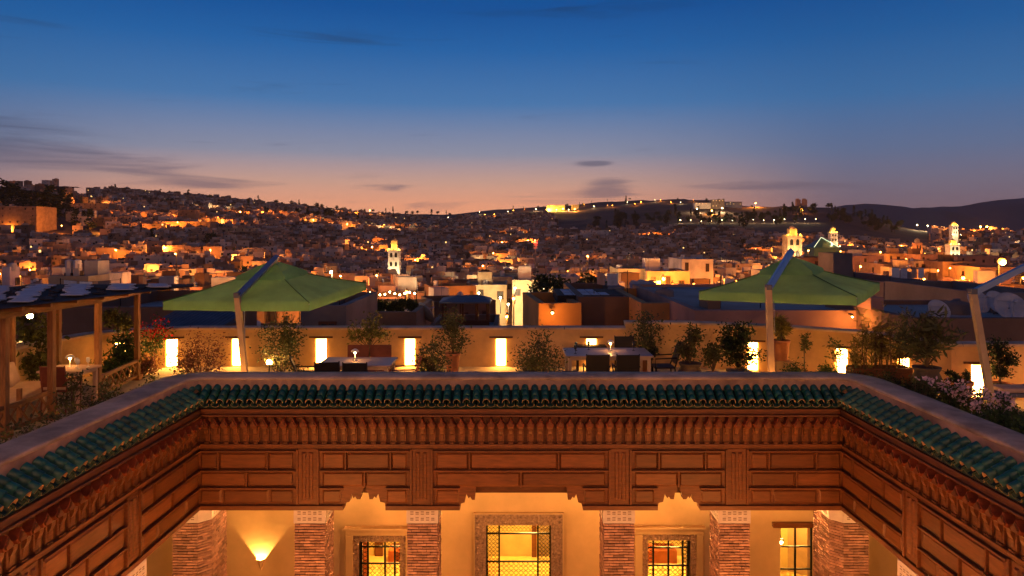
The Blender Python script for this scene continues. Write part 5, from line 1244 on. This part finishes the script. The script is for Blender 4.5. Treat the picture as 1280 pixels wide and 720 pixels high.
for px, Y, k, s, wh in ((447, 1150, 'cypress', 1.9, 'on the far slope near the white minaret'), (452, 1180, 'cypress', 1.4, 'beside the taller cypress on the far slope'), (539, 1500, 'cypress', 2.2, 'alone on the low skyline'), (331, 1000, 'cypress', 1.8, 'on the hillside terraces crest'), (334, 1000, 'cypress', 1.6, 'paired with another on the hillside terraces crest'),
                     (410, 1150, 'round', 3.4, 'on the hillside crest'), (371, 1150, 'round', 2.4, 'spreading on the hillside crest'), (395, 1150, 'pine', 2.2, 'on the hillside crest'), (310, 1100, 'cypress', 2.2, 'by the skyline above the terrace houses'), (262, 520, 'round', 2.2, 'beside the long terrace house'), (384, 1150, 'cypress', 2.0, 'near the bushy hillside trees'), (213, 1000, 'pine', 2.0, 'on the bare skyline rocks'), (101, 900, 'cypress', 1.2, 'beside the rock plateau'),
                     (782, 1600, 'cypress', 1.8, 'on the ridge road'), (735, 62, 'round', .46, 'rising behind the grey-brown house'), (747, 60, 'round', .34, 'beside the taller one behind the grey-brown house'), (683, 62, 'pine', .42, 'by the floodlit lane'), (672, 58, 'round', .34, 'in front of the floodlit lane'), (703, 64, 'round', .40, 'between the palm-like pine and the grey-brown house'), (930, 700, 'round', 2.0, 'at the foot of the dark hill'), (880, 690, 'round', 1.7, 'below the promenade wall')):
    tree(k, px, Y, s, wh, 'trees of the town', z=(None if Y > 100 else az(383, Y)))
for i in range(150):
    px = R.uniform(740, 1130); Y = R.uniform(1000, 1230); tree(R.choice(('round', 'round', 'pine', 'cypress')), px, Y, R.uniform(1.1, 2.1), 'in the grove on the dark hill', 'grove on the dark hill')
for i in range(60):
    px = R.choice((R.uniform(130, 560), R.uniform(130, 560), R.uniform(560, 960))); r = lerp(RID, px); Y = r*R.uniform(.93, .995); tree(R.choice(('round', 'pine', 'round', 'cypress')), px, Y, R.uniform(1.0, 2.0)*(1 if px < 560 else .62), 'along the hill crest', 'trees along the hill crest')
for i in range(40):
    px = R.uniform(0, 1280); Y = R.uniform(200, 700); tree(R.choice(('round', 'cypress', 'round')), px, Y, R.uniform(.8, 1.5), 'between the houses of the old town', 'trees between the houses')
# rocky plateau on the skyline
a = MB(); X0, X1 = ax(28, 980), ax(86, 980); zt = az(231.5, 980); pts = 16
for j in range(3):
    for i in range(pts+1): a.v.append((X0+(X1-X0)*i/pts+R.uniform(-1, 1), 975+j*18, (zt+R.uniform(-1.2, .6)-(abs(i/pts-.55)**4)*60 if j else zt-26)))
a.f = [(j*(pts+1)+i, j*(pts+1)+i+1, (j+1)*(pts+1)+i+1, (j+1)*(pts+1)+i) for j in range(2) for i in range(pts)]; a.m = [0]*len(a.f)
a.build('rock_hill', 'earth', kind='structure')
# ---- things on the neighbouring roofs
t = thing('rooftop_pavilion', 'dark tiled rooftop pavilion on slender posts beside the floodlit lane', 'pavilion', (ax(582, 48), 48, az(408, 48)))
W = 1.6
a = MB(); a.add([(-W*1.05, -1.2, 1.72), (W*1.05, -1.2, 1.72), (W*1.05, 1.4, 1.80), (-W*1.05, 1.4, 1.80), (-W*.4, .2, 2.05), (W*.7, .2, 2.05), (-W*1.05, -1.2, 1.64), (W*1.05, -1.2, 1.64), (W*1.05, 1.4, 1.72), (-W*1.05, 1.4, 1.72)],
                [(0, 1, 5, 4), (1, 2, 5), (2, 3, 4, 5), (3, 0, 4), (6, 7, 1, 0), (7, 8, 2, 1), (8, 9, 3, 2), (9, 6, 0, 3), (9, 8, 7, 6)]); a.build('roof', 'slate_metal', t)
for sx in (-1, -.2, .5, 1):
    for sy in (-1, 1.2): MB().box(sx*W*.9-.06, sx*W*.9+.06, sy-.06, sy+.06, 0, 1.7).build('post', 'wood_dark', t)
MB().box(-W, W, -1.15, -1.1, 0, .55).build('railing', 'wood_dark', t)
house_at('dark house carrying the rooftop pavilion', 535, 622, 408, 46, 7, 'brown', wins=(), tower=False, h=8)
house_at('low house with a hedged and lantern-strung roof terrace', 432, 520, 390, 40, 8, 'ochre', wins=(), tower=False, h=8)
for k in range(7):
    plant('roof_hedge_bush', 'clipped bush in the hedge on the lantern-strung roof terrace', 'shrub', 438+k*12.5, 43.5, .45, .42, .36, 500, .12, 'yellow', 12, base=az(390, 43)-.1, group='hedge on the lantern-strung roof')
t = thing('string_light', 'string of round bulbs over the hedged roof terrace', 'lights', (0, 45, 0))
bz = az(367, 45)
MB().tube([(ax(462+i*6.2, 45), 0, bz+.1+.08*math.cos(i*PI/2)) for i in range(10)], .012, 4).build('cable', 'iron', t)
for i in range(10): MB().ball((ax(462+i*6.2, 45), 0, bz+.08*math.cos(i*PI/2)+R.uniform(-.06, .02)), .055, 0, 8, 5).build('bulb', 'bulb_warm', t, True)
for px in (459, 520): MB().tube([(ax(px, 45), 0, bz-1.6), (ax(px, 45), 0, bz+.25)], .03, 5).build('post', 'iron', t)
t = thing('radio_mast', 'thin tall mast with a red light rising above the floodlit houses', 'mast', (ax(669, 330), 330, az(352, 330)))
MB().tube([(0, 0, -6), (0, 0, az(300, 330)-az(352, 330))], [.35, .2], 6).build('pole', 'house_grey', t)
for k in range(3): MB().box(-.9, .9, -.2, .2, 15+k*1.2, 15.8+k*1.2).build('antenna', 'house_whitewashed', t)
def big_dish(px, py, Y, r, label, rz, pole, tilt=1.05, base_z=None):
    t = thing('satellite_dish', label, 'satellite dish', (ax(px, Y), Y, az(py, Y)), rz)
    a = MB(); a.lathe([(.001, -.26*r), (r*.35, -.22*r), (r*.7, -.11*r), (r*.95, -.01*r), (r, .02), (r*.97, .035), (r*.7, -.08*r), (r*.35, -.19*r), (.001, -.22*r)], 28)
    o = a.build('reflector', 'dish', t, True); o.rotation_euler = (tilt, 0, 0)
    b = MB()
    for q in range(3): an = q*2*PI/3+.5; b.tube([(r*.85*math.cos(an), r*.85*math.sin(an), -.02), (0, 0, r*.75)], .014, 4)
    b.lathe([(.05, 0), (.06, .1), (.04, .12)], 8, (0, 0, r*.7)); ro = b.build('feed_arm', 'dish', o)
    MB().tube([(0, .1, -.1*r), (0, .16, -pole)], .04, 6).build('mast', 'slate_metal', t)
big_dish(1222, 376, 22.6, .42, 'grey satellite dish right behind the bare umbrella pole', .35, 1.0)
big_dish(1262, 383, 22.0, .46, 'large grey satellite dish behind the umbrella arm', -.2, 1.0)
big_dish(1173, 388, 22.3, .36, 'grey satellite dish beside the spiky urn plant', .1, .8)
big_dish(1246, 378, 23.8, .42, 'grey satellite dish tucked behind the larger ones', .2, 1.0)
for px, py, Y, r in ((793, 357, 60, .5), (803, 358, 58, .62), (814, 359, 59, .6)): big_dish(px, py, Y, r, 'pale satellite dish in the row on the roof before the orange-lit houses', .3, 1.2)
big_dish(532, 391, 44, .75, 'dark satellite dish beside the rooftop pavilion', 2.2, 1.2)
for o in list(bpy.data.objects):
    if o.get('label', '').startswith('pale satellite dish in the row'): o['group'] = 'dishes before the orange-lit houses'
# corrugated lean-to roof under the first umbrella, pale tarpaulin sheets on the neighbour's roof
t = thing('lean_to_roof', 'grey corrugated lean-to roof beyond the wall under the green umbrella', 'roof', (ax(252, 27), 27, az(406, 27)))
n = 46; vs = []
for i in range(n+1):
    x = -1.35+2.7*i/n; vs += [(x-.25, -1.0, .05+.025*math.cos(i*2.1)), (x+.35, 1.4, .72+.025*math.cos(i*2.1))]
a = MB(); a.add(vs, [(2*i, 2*i+2, 2*i+3, 2*i+1) for i in range(n)]); a.build('sheet', 'slate_metal', t)
MB().box(-1.6, 1.1, -.9, 1.2, -6, .02).build('wall', 'house_brown', t)
t = thing('tarpaulin_roof', 'pale patched tarpaulins on the roof of the grey-brown house', 'roof', (ax(740, 33), 33, az(371, 33)))
for k in range(9): MB().box(-1.25+(k % 5)*.42, -.87+(k % 5)*.42, .2+(k//5)*1.8, 1.7+(k//5)*1.8, .06, .075).build('sheet', 'reed_light', t)
MB().box(-1.6, 1.6, .1, 4.2, -.3, .05).build('deck', 'reed_dark', t)
# lamp on the wall of the orange-lit neighbour houses
def wall_lamp(px, py, Y, label, m, r):
    t = thing('wall_lantern', label, 'lamp', (ax(px, Y), Y, az(py, Y)))
    MB().box(-.03, .03, 0, .25, .05, .1).build('bracket', 'iron', t); MB().ball((0, 0, 0), r, 0, 8, 5).build('bulb', m, t, True); point('lantern_light', t, (0, -.3, -.1), 70, (1, .36, .06), .06); MB().lathe([(r*1.3, r*.6), (.02, r*1.6)], 8).build('hood', 'iron', t)
wall_lamp(690, 391, 30.4, 'lantern lighting the orange neighbour house behind the bushy shrub', 'bulb_warm', .05)
wall_lamp(842, 386, 28.5, 'lantern lighting the bright orange walled house', 'bulb_warm', .05)
wall_lamp(1065, 396, 24.5, 'lantern on the low pink house beyond the terrace wall', 'bulb_warm', .03)

# washing lines and tanks on the neighbouring roofs
def washing_line(px0, px1, py, Y, label, seed):
    rr = random.Random(seed); x0, x1 = ax(px0, Y), ax(px1, Y); z = az(py, Y); t = thing('washing_line', label, 'washing line', ((x0+x1)/2, Y, z)); h = (x1-x0)/2
    for s in (-1, 1): MB().tube([(s*h, 0, -.3), (s*h, 0, 1.25)], .02, 5).build('pole', 'iron', t)
    MB().tube([(-h+2*h*k/8, 0, 1.2-.10*math.sin(PI*k/8)) for k in range(9)], .006, 4).build('cord', 'iron', t)
    x = -h+.15
    while x < h-.4:
        w = rr.uniform(.3, .6); l = rr.uniform(.35, .75); n = 6; vs = []
        for i in range(n+1):
            xx = x+w*i/n; zt = 1.2-.10*math.sin(PI*(xx+h)/(2*h)); vs += [(xx, .015*math.sin(i*2.3), zt), (xx+rr.uniform(-.01, .01), .04*math.sin(i*2.3+1), zt-l)]
        MB().add(vs, [(2*i, 2*i+2, 2*i+3, 2*i+1) for i in range(n)]).build('cloth', rr.choice(['reed_light', 'cushion', 'house_grey', 'chair_red', 'ceramic']), t, True); x += w+rr.uniform(.05, .35)
washing_line(900, 950, 386, 27, 'washing line with cloths on the broad pale roof', 1)
washing_line(1112, 1162, 354, 54, 'washing line on the grey flat house beside the dishes', 2)
washing_line(742, 784, 371, 34, 'short washing line on the grey-brown house', 3)
washing_line(384, 424, 383, 31, 'washing line on the low grey house beside the umbrella', 4)
washing_line(1010, 1062, 388, 33, 'washing line at the back of the broad pale roof', 5)
washing_line(75, 150, 384, 31, 'washing line on the dark house behind the pergola', 6)
for px, py, Y, r, lab in ((830, 380, 32, .42, 'pale water tank on the bright orange walled house'), (1195, 400, 24, .4, 'water tank on the roof with the satellite dishes'), (1128, 358, 60, .7, 'water tank on the grey flat house'), (770, 375, 37, .45, 'water tank at the back of the grey-brown house'), (1078, 389, 30, .42, 'water tank on the broad pale roof')):
    t = thing('water_tank', lab, 'tank', (ax(px, Y), Y, az(py, Y)-.25)); MB().lathe([(r, 0), (r, r*1.9), (r*.9, r*2.1), (r*.3, r*2.25)], 14).build('drum', 'house_grey', t, True)
    MB().lathe([(r*.3, 0), (r*.3, .06)], 10, (0, 0, r*2.25)).build('lid', 'slate_metal', t); MB().tube([(r, 0, .2), (r+.2, 0, .15), (r+.2, 0, -.2)], .025, 5).build('pipe', 'slate_metal', t)

# ---- evening haze over the valley
mh = bpy.data.materials.new('haze'); mh.use_nodes = True; hn = mh.node_tree.nodes; hn.clear()
ho = hn.new('ShaderNodeOutputMaterial'); hv = hn.new('ShaderNodeVolumePrincipled'); hv.inputs['Color'].default_value = (.80, .78, .86, 1); hv.inputs['Density'].default_value = 4e-5
mh.node_tree.links.new(hv.outputs[0], ho.inputs['Volume']); MATS['haze'] = mh
hz = MB().box(-15500, 15500, -60, 8400, -190, 420).build('haze', 'haze', kind='stuff'); hz['label'] = 'thin evening haze over the valley'
